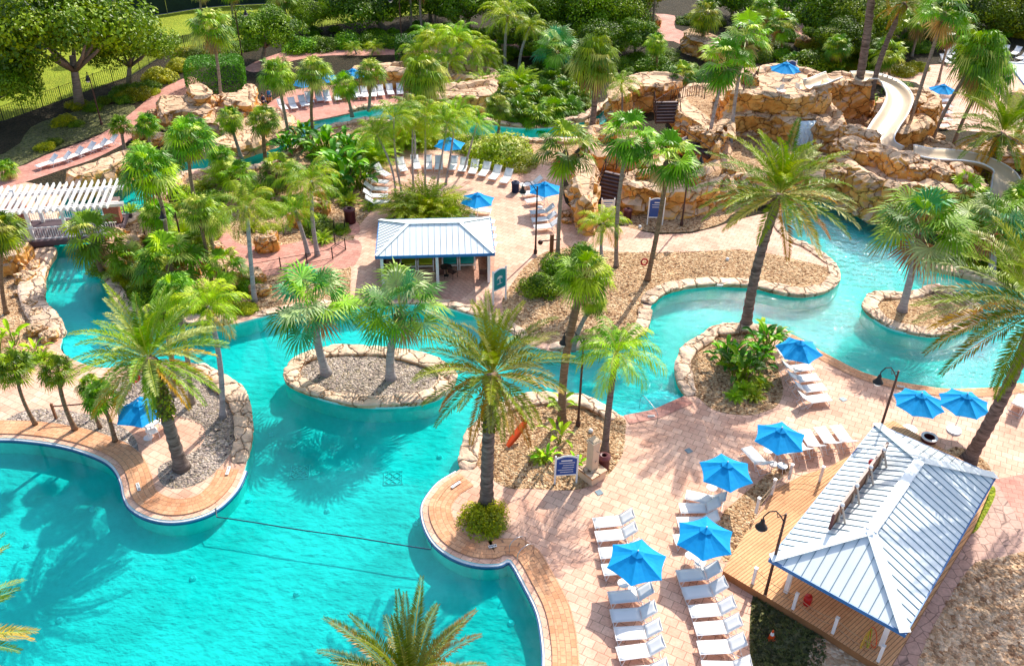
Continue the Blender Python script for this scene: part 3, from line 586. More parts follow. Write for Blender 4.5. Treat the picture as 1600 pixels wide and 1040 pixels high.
for a in [(1330,230,3.6,1.6,2.9),(1362,238,3.0,1.4,2.9),(1395,250,3.4,1.5,3.0),(1425,256,3.0,1.3,3.0),(1455,260,3.2,1.5,3.0),(1490,262,2.6,1.2,3.0),(1318,206,2.6,1.3,3.0),(1345,212,2.4,1.2,2.9),(1160,120,1.6,0.9,5.5),(1260,112,1.6,0.8,5.6),(1420,150,2.6,1.1,3.2),(1440,160,2.2,1.0,3.2),(1080,205,1.8,1.0,3.2),(1100,212,1.6,0.9,3.2),
          (970,225,2.0,1.0,1.9),(995,238,1.8,1.0,1.9),(940,215,1.8,1.0,1.9),(1150,190,2.0,1.2,2.1),(1180,195,2.4,1.3,2.1),(1215,205,2.2,1.2,2.1),(1000,270,1.6,0.7,2.1),(1080,275,1.8,0.8,2.1),(1130,262,1.6,0.8,2.1),(1300,262,2.2,1.0,2.0),(1270,250,2.0,1.0,2.0),(1240,262,1.6,0.7,2.0)]:
    boulder(*a)
# waterfall sheet
mb = MB(); A = G(1236, 178, 3.8); B = G(1266, 176, 3.8); rows = []
for k in range(9):
    f = k/8; z = 3.9-3.2*f**1.3; o_ = 0.15+0.9*math.sqrt(f)
    rows.append([A.lerp(B, q/8)*1.0+Vector((0.12*math.sin(q*2.3+k), -o_+0.1*math.sin(q*3.1+k*1.7), 0)) for q in range(9)])
    for v in rows[-1]: v.z = z
mb.grid(rows); tag(mb.build('waterfall', 'foam'), 'white waterfall pouring from the middle rock tier', 'waterfall', full=True)
mb = MB(); c = G(1255, 240, 2.3)
# ------------------------------------------------------------------ loungers
def make_lounger():
    t = root('sun_lounger', (0, 0, 0)); W = 0.34; zs = 0.36
    s = MB(); s.grid([[(x, y, zs-0.03*math.sin(math.pi*(y+W)/(2*W))) for y in np.linspace(-W+0.02, W-0.02, 5)] for x in np.linspace(-1.0, 0.28, 7)])
    so_ = s.build('seat', 'sling', t, True)
    md = so_.modifiers.new('thick', 'SOLIDIFY'); md.thickness = 0.012
    ca, sa = math.cos(R(38)), math.sin(R(38)); b = MB()
    b.grid([[(0.30+d*ca+0.02*math.sin(math.pi*(y+W)/(2*W)), y, zs+d*sa-0.025*math.sin(math.pi*(y+W)/(2*W))) for y in np.linspace(-W+0.02, W-0.02, 5)] for d in np.linspace(0, 0.80, 6)])
    bo = b.build('backrest', 'sling', t, True); md = bo.modifiers.new('thick', 'SOLIDIFY'); md.thickness = 0.012
    f = MB()
    for y in (-W, W): f.tube([(-1.02, y, zs-0.03), (-1.02, y, zs), (0.28, y, zs)], 0.018, 6)
    f.tube([(-1.02, -W, zs), (-1.02, W, zs)], 0.018, 6); f.tube([(0.28, -W, zs), (0.28, W, zs)], 0.016, 6); f.build('frame', 'white_paint', t)
    f = MB()
    e = (0.30+0.82*ca, zs+0.82*sa)
    f.tube([(0.29, -W, zs), (e[0], -W, e[1]), (e[0], W, e[1]), (0.29, W, zs)], 0.018, 6)
    for y in (-W*0.8, W*0.8): f.tube([(0.30+0.5*ca, y, zs+0.5*sa), (0.30+0.62*ca, y, 0.12)], 0.012, 5)
    f.build('back_frame', 'white_paint', t)
    for x0, x1 in ((-0.78, -0.92), (0.2, 0.5)):
        g = MB(); g.tube([(x0, -W, zs), (x1, -W-0.04, 0.02), (x1, W+0.04, 0.02), (x0, W, zs)], 0.02, 6); g.build('leg', 'white_paint', t)
    g = MB(); g.tube([(0.28, -W, zs), (0.86, -W-0.02, 0.02), (0.86, W+0.02, 0.02), (0.28, W, zs)], 0.018, 6); g.build('leg', 'white_paint', t)
    return t
LG = make_lounger(); LR = random.Random(3)
def lounger(fx, fy, hx, hy, desc, grp, z=0.0, hz=0.36):
    F = G(fx, fy, z+0.36); Hh = G(hx, hy, z+hz); d = (Hh-F); a = math.atan2(d.y, d.x)+LR.uniform(-0.055, 0.055)
    u = Vector((math.cos(a), math.sin(a), 0)); o = dup(LG, (F.x+u.x*1.02, F.y+u.y*1.02, z), a)
    tag(o, desc, 'sun lounger', grp, (fx, fy)); return o
gA, gB, gC, gD = 'loungers in the left near column', 'loungers in the near column by the deck', 'loungers lined up along the wooden deck', 'loungers beside the paddle-leaved bed'
for f, j in [((936,813),(977,807)),((940,834),(982,829)),((946,860),(988,855)),((952,886),(994,881)),((963,929),(1007,924)),((967,957),(1012,951)),((974,985),(1018,979)),((979,1016),(1026,1010)),((984,1048),(1034,1042))]:
    lounger(*f, *j, 'white sling lounger in the left near column', gA)
for f, j in [((1079,764),(1124,772)),((1070,786),(1112,786)),((1067,808),(1110,806)),((1063,836),(1108,832)),((1069,892),(1112,887)),((1079,919),(1122,913)),((1090,947),(1133,941)),((1099,974),(1144,970)),((1105,1003),(1152,1001)),((1112,1034),(1160,1034))]:
    lounger(*f, *j, 'white sling lounger in the near column by the deck', gB)
for f, j in [((1309,650),(1324,671)),((1284,653),(1299,674)),((1260,658),(1276,679)),((1237,664),(1253,685)),((1213,670),(1229,691)),((1171,688),(1192,709))]:
    lounger(*f, *j, 'white lounger lined up above the wooden deck', gC)
for f, j in [((1262,543),(1231,547)),((1270,559),(1239,563)),((1280,575),(1249,579)),((1291,590),(1259,594)),((1299,606),(1267,610))]:
    lounger(*f, *j, 'white lounger beside the paddle-leaved bed', gD)
gE = 'loungers in the crescent behind the hut'
for h, f in [((612,246),(625,272)),((639,243),(645,268)),((660,242),(662,268)),((681,242),(678,268)),((706,243),(698,268)),((725,245),(714,270)),((743,247),(730,273)),((760,250),(745,276)),((779,254),(761,281)),((797,258),(779,286)),((578,266),(600,280)),((566,288),(600,290)),((566,300),(600,301)),((566,312),(600,311)),((572,322),(604,320))]:
    lounger(*f, *h, 'white lounger in the crescent behind the hut', gE)
gF = 'loungers left of the rock stairs'
for f, j in [((806,289),(822,286)),((811,302),(828,299)),((816,314),(832,311)),((823,331),(850,328)),((826,343),(853,340)),((830,354),(856,351))]:
    lounger(*f, *j, 'white lounger left of the rock stairs', gF)
for f, j in [((762,330),(740,328)),((768,347),(750,346)),((770,358),(752,357)),((771,370),(752,369)),((772,382),(754,381))]:
    lounger(*f, *j, 'white lounger beside the hut roof', 'loungers behind the hut')
gG = 'loungers on the far river terrace'
for h, f in [((421,160),(436,181)),((440,155),(451,179)),((455,151),(467,175)),((466,148),(476,169)),((496,143),(503,166)),((512,148),(519,164)),((524,148),(531,161)),((542,139),(549,159)),((554,141),(561,158)),((570,139),(573,157)),((581,131),(586,155)),((596,129),(601,153)),((609,128),(615,152)),((484,147),(491,166))]:
    lounger(*f, *h, 'pale blue lounger on the far river terrace', gG)
gH = 'loungers on the top right terrace'
for h, f in [((1467,49),(1487,60)),((1460,55),(1483,67)),((1454,60),(1479,73)),((1450,67),(1473,80)),((1566,43),(1557,62)),((1587,49),(1570,63)),((1604,61),(1578,70)),((1606,70),(1576,78)),((1450,140),(1474,137)),((1452,148),(1477,146)),((1452,158),(1477,156)),((1452,168),(1477,167)),((1450,178),(1474,177))]:
    lounger(*f, *h, 'pale lounger on the top right terrace', gH)
for (h, f) in [((163,240),(146,246)),((146,247),(128,253)),((128,253),(112,260)),((110,261),(92,268)),((88,269),(70,275)),((66,275),(50,281))]:
    lounger(*f, *h, 'pale lounger beside the left garden path', 'loungers along the left path')
lounger(1604, 596, 1590, 618, 'white and blue lounger cut off by the right edge', 'edge', hz=0.36).pop('group', None)
# ------------------------------------------------------------------ umbrellas
def make_umbrella(n, r, h, vent=True, base='low'):
    t = root('umbrella', (0, 0, 0)); c = MB(); H0 = 0.62*r/1.35; zt = h
    cols = []
    for k in range(n):
        a0, a1 = 2*math.pi*k/n, 2*math.pi*(k+1)/n
        for j in range(4):
            rows = []
            for s in np.linspace(0, 1, 5):
                row = []
                for u in (j/4, (j+1)/4):
                    sag = 4*u*(1-u); P0 = Vector((math.cos(a0), math.sin(a0), 0)); P1 = Vector((math.cos(a1), math.sin(a1), 0))
                    q = P0.lerp(P1, u)*(r*s*(1-0.07*sag*s)); q.z = zt-H0*s-0.05*math.sin(s*math.pi)*sag-0.03*sag*s; row.append(q)
                rows.append(row)
            c.grid(rows)
    me = c.build('canopy', 'canvas', t); bm = bmesh.new(); bm.from_mesh(me.data); bmesh.ops.remove_doubles(bm, verts=bm.verts, dist=0.002); bm.to_mesh(me.data); bm.free()
    md = me.modifiers.new('t', 'SOLIDIFY'); md.thickness = 0.01
    if vent:
        v = MB(); rr = 0.32
        for k in range(n):
            a0, a1 = 2*math.pi*k/n, 2*math.pi*(k+1)/n; z = zt-H0*rr/r+0.05
            v.quad((0, 0, zt+0.07), (rr*math.cos(a0), rr*math.sin(a0), z), (rr*math.cos(a1), rr*math.sin(a1), z))
        v.build('vent', 'canvas', t)
    rb = MB()
    for k in range(n):
        a = 2*math.pi*k/n; rb.tube([(0.02*math.cos(a), 0.02*math.sin(a), zt-0.04), (r*0.98*math.cos(a), r*0.98*math.sin(a), zt-H0-0.03)], 0.011, 5)
        rb.tube([(0.5*r*math.cos(a), 0.5*r*math.sin(a), zt-H0*0.5-0.04), (0.03*math.cos(a), 0.03*math.sin(a), zt-H0-0.15)], 0.009, 5)
    rb.build('ribs', 'white_paint', t)
    p = MB(); p.tube([(0, 0, 0.05), (0, 0, zt)], 0.022, 8); p.build('pole', 'white_paint', t)
    f = MB(); f.sphere((0, 0, zt+0.10), 0.04, 8); f.build('finial', 'white_paint', t)
    b = MB(); b.lathe([(0, 0.10), (0.05, 0.10), (0.24, 0.05), (0.26, 0), (0, 0)], n=14) if base == 'low' else b.lathe([(0, 0.12), (0.40, 0.10), (0.42, 0.0), (0, 0)], n=18)
    b.build('base', 'white_paint', t)
    return t
U6 = make_umbrella(6, 1.42, 2.5); U8 = make_umbrella(8, 1.38, 2.6, base='disc')
UL = [('6',1006,860,0.25,'large bright blue six-sided umbrella over the left near loungers',0),('6',1112,820,0.3,'blue umbrella over the near loungers by the deck corner',0),('6',1142,717,0.5,'blue umbrella at the tip of the mulch wedge above the deck',0),
      ('6',1225,661,0.2,'blue umbrella over the loungers lined up above the deck',0),('6',1251,524,0.7,'blue umbrella half hidden by the paddle-leaved plants at the river',0),
      ('8',1441,603,0.2,'left one of two blue umbrellas with disc bases above the metal roof',0),('8',1512,602,0.1,'right one of two blue umbrellas next to the leaning palm trunk',0),
      ('6',845,286,0.5,'blue umbrella beside the black lamp left of the rock stairs',0),('6',740,306,0.4,'blue umbrella right behind the metal hut roof',0),('6',694,221,0.3,'blue umbrella amid palms behind the crescent of loungers',0),
      ('8',1220,105,0.3,'pale blue umbrella on the top rock platform',5.6),('8',1463,117,0.1,'blue umbrella over the top right terrace loungers',0),('8',496,126,0.1,'blue umbrella behind palms on the far river terrace',0),('6',540,117,0.5,'second blue umbrella behind palms on the far river terrace',0),('6',466,132,0.5,'small blue umbrella at the left end of the far river terrace',0),
      ('6',220,648,0.9,'blue umbrella shading the small table on the pebble peninsula',0)]
seen = set()
for k, x, y, rz, lab, z in UL:
    p = G(x, y, z+2.35) if z < 1 else G(x-10, y+26, z); src = U6 if k == '6' else U8
    o = dup(src, (p.x, p.y, z), rz); tag(o, lab, 'umbrella', 'blue pool umbrellas', full=True)
# ------------------------------------------------------------------ tables
def make_table(rr=0.28, h=0.45, name='side_table'):
    t = root(name, (0, 0, 0)); a = MB(); a.lathe([(0, h), (rr-0.02, h), (rr, h-0.015), (rr-0.02, h-0.03), (0, h-0.03)], n=20); a.build('table_top', 'white_paint', t)
    for k in range(4):
        an = k*math.pi/2+0.4; b = MB(); b.tube([(0.12*math.cos(an), 0.12*math.sin(an), h-0.03), (rr*0.95*math.cos(an), rr*0.95*math.sin(an), 0)], 0.014, 6); b.build('leg', 'white_paint', t)
    return t
TB = make_table()
for x, y, lab in [(985,905,'by the left near umbrella'),(1089,859,'between the near loungers by the deck'),(1119,752,'under the umbrella at the mulch wedge'),(1206,691,'between loungers above the deck'),(1249,561,'between loungers beside the paddle-leaved bed'),(1104,868,'beside another table near the deck loungers'),(838,322,'among loungers left of the stairs'),(470,172,'on the far river terrace'),(553,156,'right part of the far river terrace'),(1228,715,'close to the deck rope rail')]:
    p = G(x, y, 0.45); o = dup(TB, (p.x, p.y, 0), x); tag(o, 'small round white table '+lab, 'table', 'small round side tables', full=True)
# dining set on the peninsula
p = G(236, 672, 0.72); t = root('round_table', (p.x, p.y, 0)); a = MB(); a.lathe([(0, 0.74), (0.62, 0.74), (0.64, 0.71), (0.6, 0.69), (0, 0.69)], n=28); a.build('table_top', 'white_paint', t)
a = MB(); a.lathe([(0, 0.69), (0.05, 0.69), (0.05, 0.06), (0.3, 0.03), (0.32, 0), (0, 0)], n=14); a.build('pedestal', 'white_paint', t); tag(t, 'white round table half under the peninsula umbrella', 'table', full=True)
def make_chair(col='white_paint', sl='sling'):
    t = root('patio_chair', (0, 0, 0)); s = MB(); s.box((0, 0, 0.44), (0.46, 0.48, 0.03)); s.build('seat', sl, t)
    s = MB(); s.box((-0.26, 0, 0.68), (0.03, 0.48, 0.44), mat=Matrix.Rotation(-0.18, 3, 'Y')); s.build('backrest', sl, t)
    for y in (-0.25, 0.25):
        f = MB(); f.tube([(0.24, y, 0), (0.22, y, 0.62), (-0.2, y, 0.62), (-0.26, y, 0)], 0.016, 6); f.build('leg', col, t)
    return t
PC = make_chair(); DC = make_chair('black_metal', 'dark_brown')
for a, x, y, lab in [(2.5,262,676,'white chair right of the peninsula round table'),(0.7,243,690,'white chair in front of the peninsula round table'),(2.0,1207,128,'white chair left of the platform umbrella pole'),(0.5,1238,126,'white chair right of the platform umbrella pole')]:
    z = 5.6 if y < 200 else 0; p = G(x, y, z+0.4); o = dup(PC, (p.x, p.y, z), a); tag(o, lab, 'chair', full=True)
# ------------------------------------------------------------------ lamps
def lamp(bx, by, tx, ty, lab, arm, globe=True, big=1.0):
    b = G(bx, by); tp = Vt(b, tx, ty); h = tp.z; t = root('street_lamp', b)
    dx, dy = (tp.x-b.x)*0, 0
    m = MB(); m.lathe([(0.14, 0), (0.14, 0.25), (0.09, 0.35), (0.07, 0.9), (0.065, h*0.7), (0.05, h), (0, h)], n=10); m.build('pole', 'dark_brown', t)
    ax, ay = math.cos(arm), math.sin(arm); A = 1.05*big; m = MB()
    m.tube([(0, 0, h-0.5), (0.25*A*ax, 0.25*A*ay, h-0.05), (0.5*A*ax, 0.5*A*ay, h+0.28), (0.8*A*ax, 0.8*A*ay, h+0.32), (A*ax, A*ay, h+0.1), (A*ax, A*ay, h-0.1)], 0.03, 7)
    m.tube([(0, 0, h-0.02), (0.35*A*ax, 0.35*A*ay, h-0.15), (0.42*A*ax, 0.42*A*ay, h+0.12)], 0.018, 6); m.build('arm', 'black_metal', t)
    c = (A*ax, A*ay, h-0.55); m = MB(); m.lathe([(0.03, 0.5), (0.09, 0.42), (0.10, 0.30), (0.13, 0.22), (0.24, 0.05), (0.27, 0.0), (0.25, -0.02), (0.1, 0.1), (0, 0.12)], c, 16); s = m.build('lamp_shade', 'black_metal', t, True)
    m = MB(); m.sphere((c[0], c[1], c[2]-0.05), 0.2, 12, (1, 1, 0.8)); m.build('globe', 'glass_globe', s)
    tag(t, lab, 'lamp post', 'black gooseneck lamp posts', full=True)
lamp(1205,925,1232,790,'dark lamp post standing against the deck corner by the big roof',3.4)
lamp(1366,700,1402,562,'black lamp post rising behind the top corner of the big roof',3.4)
lamp(907,662,917,524,'black lamp post in the mulch bed behind the pool rules sign',2.9)
lamp(833,395,830,290,'dark lamp post beside the umbrella left of the rock stairs',3.0)
lamp(617,97,609,0,'tall black lamp post beside the clipped far hedge',2.9)
lamp(372,130,352,28,'black lamp post right of the big clipped hedge block',0.3)
lamp(1060,345,1064,240,'black lamp post in front of the orange rock wall',0.5)
lamp(953,75,957,-5,'black lamp post by the blue bin at the top',0.2)
lamp(150,213,134,140,'black lamp post on the shaded lawn at the left',2.2)
lamp(292,440,281,346,'black lamp post among palms right of the pergola',2.9)
# ------------------------------------------------------------------ signs, bins, small things
def txt(s, size, loc, rot, parent, mat='white_paint'):
    cu = bpy.data.curves.new('lettering', 'FONT'); cu.body = s; cu.size = size; cu.extrude = 0.003; cu.align_x = 'CENTER'; cu.align_y = 'CENTER'; cu.space_line = 1.15
    tmp = bpy.data.objects.new('tmp', cu); C.objects.link(tmp); bpy.context.view_layer.update()
    me = bpy.data.meshes.new_from_object(tmp.evaluated_get(bpy.context.evaluated_depsgraph_get())); bpy.data.objects.remove(tmp)
    me.materials.clear(); me.materials.append(M[mat]); o = ob('lettering', me, parent, loc); o.rotation_euler = rot; return o
def sign(px, py, w_, h, panel, lab, rz=0.0, lines=None, zb=0.55, arch=True, lm='white_paint', frame='white_paint'):
    p = G(px, py); t = root('sign', p, rz)
    for x in (-w_/2, w_/2):
        m = MB(); m.box((x, 0, (zb+h+0.12)/2), (0.09, 0.09, zb+h+0.12)); m.build('post', frame, t)
    m = MB(); K = 12; top = [(-w_/2+0.05+(w_-0.1)*k/K, zb+h-0.08+(0.14*math.sin(math.pi*k/K) if arch else 0)) for k in range(K+1)]
    fr = [(x, -0.02, z) for x, z in top]; bk = [(x, 0.02, z) for x, z in top]; lo = [(x, -0.02, zb+0.08) for x, z in top]; lb = [(x, 0.02, zb+0.08) for x, z in top]
    m.grid([lo, fr, bk, lb]); pn = m.build('panel', panel, t)
    m = MB(); m.tube([(x, 0, z+0.03) for x, z in top], 0.045, 6); m.box((0, 0, zb+0.06), (w_-0.1, 0.06, 0.08)); m.build('frame', frame, t)
    if lines:
        m = MB()
        for k, (cx, lw) in enumerate(lines): m.box((cx, -0.024, zb+h*0.84-k*h*0.125), (lw*w_, 0.006, 0.075 if k == 0 else 0.035))
        m.build('lettering', lm, pn)
    tag(t, lab, 'sign', full=True); return t
sign(890,752,1.15,1.25,'sign_blue','blue pool rules board in white frame near the shower pillar',0.12,[(0,.5),(0.02,.72),(0.1,.5),(0.08,.55),(-0.05,.7),(0.02,.6)])
s_ = sign(779,472,1.15,1.5,'sign_teal','teal sign with a palm emblem in white frame right of the hut',0.75,None,1.0)
sign(943,342,1.0,1.5,'white_paint','white notice board on posts in front of the lower stairs',0.05,[(0,.7),(0,.4),(0,.5),(-0.03,.42),(0.02,.48),(0,.36)],0.4,False,'trim_blue')
sign(1018,345,1.2,1.6,'sign_blue','blue board behind the palm trunk against the orange rock wall',0.0,[(0.05,.4),(0,.6),(-0.05,.5)],0.6)
sign(1222,106,0.9,0.9,'sign_blue','blue board at the back of the top rock platform',0,None,0.4).location = G(1222, 106, 5.6)
# palm emblem on the teal sign
m = MB()
for k in range(7):
    a = R(-20+k*36.6); q = [(0, -0.03, 1.95), (0.16*math.cos(a-0.25), -0.03, 1.95+0.13*math.sin(a-0.25)), (0.30*math.cos(a), -0.03, 1.93+0.2*math.sin(a)-0.03), (0.16*math.cos(a+0.25), -0.03, 1.95+0.13*math.sin(a+0.25))]
    m.quad(*q)
m.quad((-0.025, -0.03, 1.95), (0.025, -0.03, 1.95), (0.06, -0.03, 1.5), (0.0, -0.03, 1.5)); m.quad((-0.25, -0.03, 1.46), (0.25, -0.03, 1.46), (0.2, -0.03, 1.5), (-0.2, -0.03, 1.5))
m.build('emblem', 'white_paint', [c for c in C.objects if c.name.startswith('panel') and c.parent == s_][0])
def bin_(px, py, lab, mat='maroon', h=1.0, r=0.3, z=0.0):
    p = G(px, py, z); t = root('litter_bin', p); m = MB()
    for k in range(22):
        a = k*2*math.pi/22; m.box((r*math.cos(a), r*math.sin(a), h*0.42), (0.02, 0.055, h*0.78), a)
    m.lathe([(r-0.03, 0.02), (r-0.03, h*0.8)], n=18); m.build('slatted_body', mat, t)
    m = MB(); m.lathe([(r, h*0.78), (r+0.06, h*0.82), (r+0.06, h*0.9), (r*0.7, h), (r*0.45, h*0.98), (r*0.42, h*0.9)], n=20); m.build('lid', mat, t); tag(t, lab, 'bin', 'litter bins', full=True)
bin_(948,728,'maroon slatted litter bin behind the shower pillar'); bin_(543,355,'tall maroon barrel shaped bin left of the paving behind the hut',h=1.3,r=0.42)
bin_(975,338,'maroon litter bin left of the slide rules board'); bin_(941,55,'blue bin with white rim at the top path','sign_blue'); bin_(799,300,'dark bin beside the left crescent lounger end','navy')
# life ring stand / banded round bin by the roof
p = G(1452, 678); t = root('round_planter', p); m = MB(); m.lathe([(0.32, 0), (0.42, 0.5), (0.42, 0.62), (0.34, 0.62), (0.30, 0.3), (0, 0.3)], n=20); m.build('bowl', 'maroon', t)
m = MB(); m.lathe([(0.30, 0.63), (0.44, 0.63), (0.44, 0.68), (0.30, 0.68), (0.30, 0.63)], n=20); m.build('rim', 'white_paint', t); tag(t, 'maroon drum bin with white rim beside the top edge of the big roof', 'bin', full=True)
# shower pillar
p = G(931, 742); t = root('shower_pillar', p, R(40)); m = MB(); m.box((0, 0, 0.27), (1.0, 1.0, 0.5)); m.build('plinth', 'tan_stone', t)
m = MB(); m.box((0, 0, 0.56), (1.1, 1.1, 0.1)); m.build('plinth_cap', 'coping', t); m = MB(); m.box((0.05, 0.1, 1.5), (0.46, 0.46, 1.8)); m.build('column', 'tan_stone', t)
m = MB(); m.box((0.05, 0.1, 2.44), (0.58, 0.58, 0.1)); m.box((0.05, 0.1, 2.51), (0.4, 0.4, 0.05)); m.build('cap', 'tan_stone', t)
m = MB(); m.tube([(0.05, -0.13, 1.9), (0.05, -0.35, 1.95), (0.05, -0.36, 1.88)], 0.02, 6); m.box((0.05, -0.16, 1.2), (0.08, 0.06, 0.1)); m.build('tap', 'steel', t); tag(t, 'tan stone shower pillar on a square plinth by the blue board', 'shower', full=True)
# marker tiles
def bars(pl, w_):
    m = MB()
    for k in range(5): m.box((-w_*0.36+w_*0.18*k, 0, 0.026), (0.045, 0.09, 0.006))
    m.build('lettering', 'black_metal', pl)
def tile(px, py, px2, py2, s='4 FT 6 IN', z=0.05, lab='', w_=0.62):
    a, b = G(px, py, z), G(px2, py2, z); d = b-a; rz = math.atan2(d.y, d.x); t = root('depth_marker', (a+b)/2, rz)
    m = MB(); m.box((0, 0, 0.012), (w_, 0.16, 0.02)); pl = m.build('tile', 'white_paint', t); (txt(s, 0.13, (0, 0, 0.025), (0, 0, 0), pl, 'black_metal') if s == '4 FT 6 IN' else bars(pl, w_)); tag(t, lab, 'depth marker', 'white depth marker tiles', full=True)
tile(548,636,566,638,lab='white depth marker on the near rim of the oval island',z=0.10); tile(361,752,364,742,lab='white depth marker on the right curve of the brick cove',z=0.09)
tile(221,770,225,783,'NO DIVING',lab='white marker tile on the left curve of the brick cove',z=0.09); tile(712,764,726,754,lab='white marker tile at the top of the round brick cove',z=0.09); tile(773,855,785,852,'4 FT',lab='white marker tile at the bottom of the round brick cove',z=0.09,w_=0.4)
tile(865,623,873,623,'4 FT',lab='white marker tile on the rock edge behind the lamp post',z=0.3,w_=0.4); tile(1016,644,1026,643,'3 FT',lab='white marker tile inside the river handrail',z=0.05,w_=0.4); tile(1405,586,1414,587,'4 FT',lab='white marker tile left of the twin umbrellas',z=0.07,w_=0.4)
tile(1120,436,1126,436,'4 FT',lab='small white marker on the rocks above the river bend',z=0.3,w_=0.4); tile(1390,493,1398,496,'4 FT',lab='white marker tile on the rim of the right island',z=0.24,w_=0.4)
for x, y, lab in [(943,765,'dark square drain lid in front of the shower pillar'),(1081,696,'dark square drain lid in the open paving'),(1320,609,'dark square drain lid right of the riverside loungers')]:
    m = MB(); m.box((0, 0, 0.012), (0.34, 0.34, 0.02)); 
    for k in range(5): m.box((0, -0.12+0.06*k, 0.024), (0.28, 0.02, 0.008))
    o = m.build('drain_lid', 'seam_dark', None, False, G(x, y, 0.01), 0.5); tag(o, lab, 'drain lid', 'drain lids', full=True)
# handrails
def rail(pts, lab, name='handrail', r=0.022, cat='handrail'):
    m = MB(); m.tube(smooth2d([Vector(p) for p in pts], 4, False), r, 7); tag(m.build(name, 'steel', None, True), lab, cat, full=True)
a = G(1003, 628); b = G(1030, 655); rail([a+Vector((0, 0, -0.4)), a+Vector((0, 0, 0.6)), a.lerp(b, 0.2)+Vector((0, 0, 0.9)), a.lerp(b, 0.75)+Vector((0, 0, 0.85)), b+Vector((0, 0, 0.6)), b], 'steel handrail at the river entry steps')
for x, y, x2, y2, lab in ((806,864,830,852,'left grab rail of the pool ladder'),(819,878,843,863,'right grab rail of the pool ladder')):
    a, b = G(x, y), G(x2, y2); rail([a+Vector((0, 0, -0.6)), a+Vector((0, 0, 0.55)), a.lerp(b, 0.5)+Vector((0, 0, 0.85)), b+Vector((0, 0, 0.6)), b], lab)
# rope across the pool
A = G(347, 820, -0.12); B = G(683, 861, -0.12); pts = [G(345, 806, 0.0)]+[A.lerp(B, k/12)+Vector((0, 0.02*math.sin(k), 0)) for k in range(13)]+[G(684, 852, 0.0)]
m = MB(); m.tube(pts, 0.03, 6); tag(m.build('safety_rope', 'dark_rope'), 'dark safety rope stretched across the pool between the coves', 'rope', full=True)
# pool lights / fittings on the floor
k = 0
for x, y, at in [(105,985,0),(196,893,0),(152,811,0),(312,914,0),(395,790,0),(427,687,0),(562,701,0),(692,714,0),(475,933,0),(519,803,0),(658,819,0),(811,970,0),(51,869,0),(16,966,0)]:
    p = G(x, y, -1.0); m = MB(); m.lathe([(0, 0.10), (0.10, 0.10), (0.13, 0.04), (0.17, 0.0), (0.17, -0.06)], n=14)
    o = m.build('floor_fitting', 'step_white', None, False, (p.x, p.y, -1.10)); tag(o, 'small white round fitting on the pool floor', 'pool fitting', 'round fittings on the pool floor', (x, y))
for x, y, lab in ((474,738,'left square grate on the pool floor'),(620,743,'right square grate on the pool floor')):
    p = G(x, y+4, -0.9); m = MB()
    for i in range(2):
        for j in range(2): m.lathe([(0.25, 0), (0.25, 0.05), (0.21, 0.05), (0.21, 0)], (i*0.42-0.21, j*0.42-0.21, 0), 4)
    m.tube([(-0.5, -0.5, 0.03), (0.5, -0.5, 0.03), (0.5, 0.5, 0.03), (-0.5, 0.5, 0.03), (-0.5, -0.5, 0.03)], 0.03, 4); o = m.build('floor_grate', 'step_white', None, False, (p.x, p.y, -1.14), 0.1); tag(o, lab, 'grate', full=True)
# ground lights, cone, ring buoys
for x, y, lab in ((927,671,'small domed garden light left of the queen palm trunk'),(1333,398 if False else 397,'small round garden light on the wide mulch bed'),(995,350,'small green garden light in front of the slide boards')):
    m = MB(); m.lathe([(0.12, 0), (0.14, 0.12), (0.08, 0.2), (0, 0.22)], n=12); tag(m.build('garden_light', 'white_paint', None, True, G(x if x != 1333 else 1133, y)), lab, 'garden light', full=True)
p = G(1218, 985); t = root('traffic_cone', p); m = MB(); m.box((0, 0, 0.02), (0.36, 0.36, 0.04)); m.build('base', 'orange_plastic', t); m = MB(); m.lathe([(0.13, 0.04), (0.09, 0.25)], n=14); m.lathe([(0.055, 0.42), (0.03, 0.55), (0, 0.55)], n=14); m.build('body', 'orange_plastic', t)
m = MB(); m.lathe([(0.09, 0.25), (0.055, 0.42)], n=14); m.build('reflective_band', 'white_paint', t); tag(t, 'small orange cone with white band on the shaded lawn', 'cone', full=True)
def buoy(p, lab, rot):
    m = MB(); n = 20; rows = []
    for i in range(n+1):
        a = 2*math.pi*i/n; rows.append([(math.cos(a)*(0.22+0.06*math.cos(b)), math.sin(a)*(0.22+0.06*math.cos(b)), 0.06*math.sin(b)) for b in np.linspace(0, 2*math.pi, 9)[:-1]])
    m.grid(rows, True); o = m.build('life_ring', 'red_plastic', None, True, p); o.rotation_euler = rot; tag(o, lab, 'life ring', 'red life rings', full=True)
buoy(Vt(G(1009, 432), 1005, 400)+Vector((-0.1, -0.3, 0)), 'red life ring on the trunk above the right river bed', (R(80), 0, 0.2)); buoy(G(214, 607, 0.9), 'red life ring behind the peninsula umbrella', (R(75), 0, 1.0))
p = G(214, 612); m = MB(); m.tube([p, p+Vector((0, 0, 1.3))], 0.04, 8); tag(m.build('ring_post', 'dark_brown'), 'short dark post behind the peninsula umbrella', 'post', full=True)
# rescue board leaning in the sign bed
p = G(812, 688); m = MB(); rows = []
for k in range(9):
    f = k/8; w_ = 0.22*math.sin(math.pi*(0.08+0.84*f))**0.5; rows.append([(-0.9+1.8*f, -w_, 0.05), (-0.9+1.8*f, 0, 0.1), (-0.9+1.8*f, w_, 0.05), (-0.9+1.8*f, 0, 0.0)])
m.grid(rows, True); o = m.build('rescue_board', 'orange_plastic', None, True, p+Vector((0, 0, 0.5)), 0.9); o.rotation_euler = (0.3, -0.45, 0.9); tag(o, 'orange rescue board leaning in the bed left of the blue board', 'rescue board', full=True)
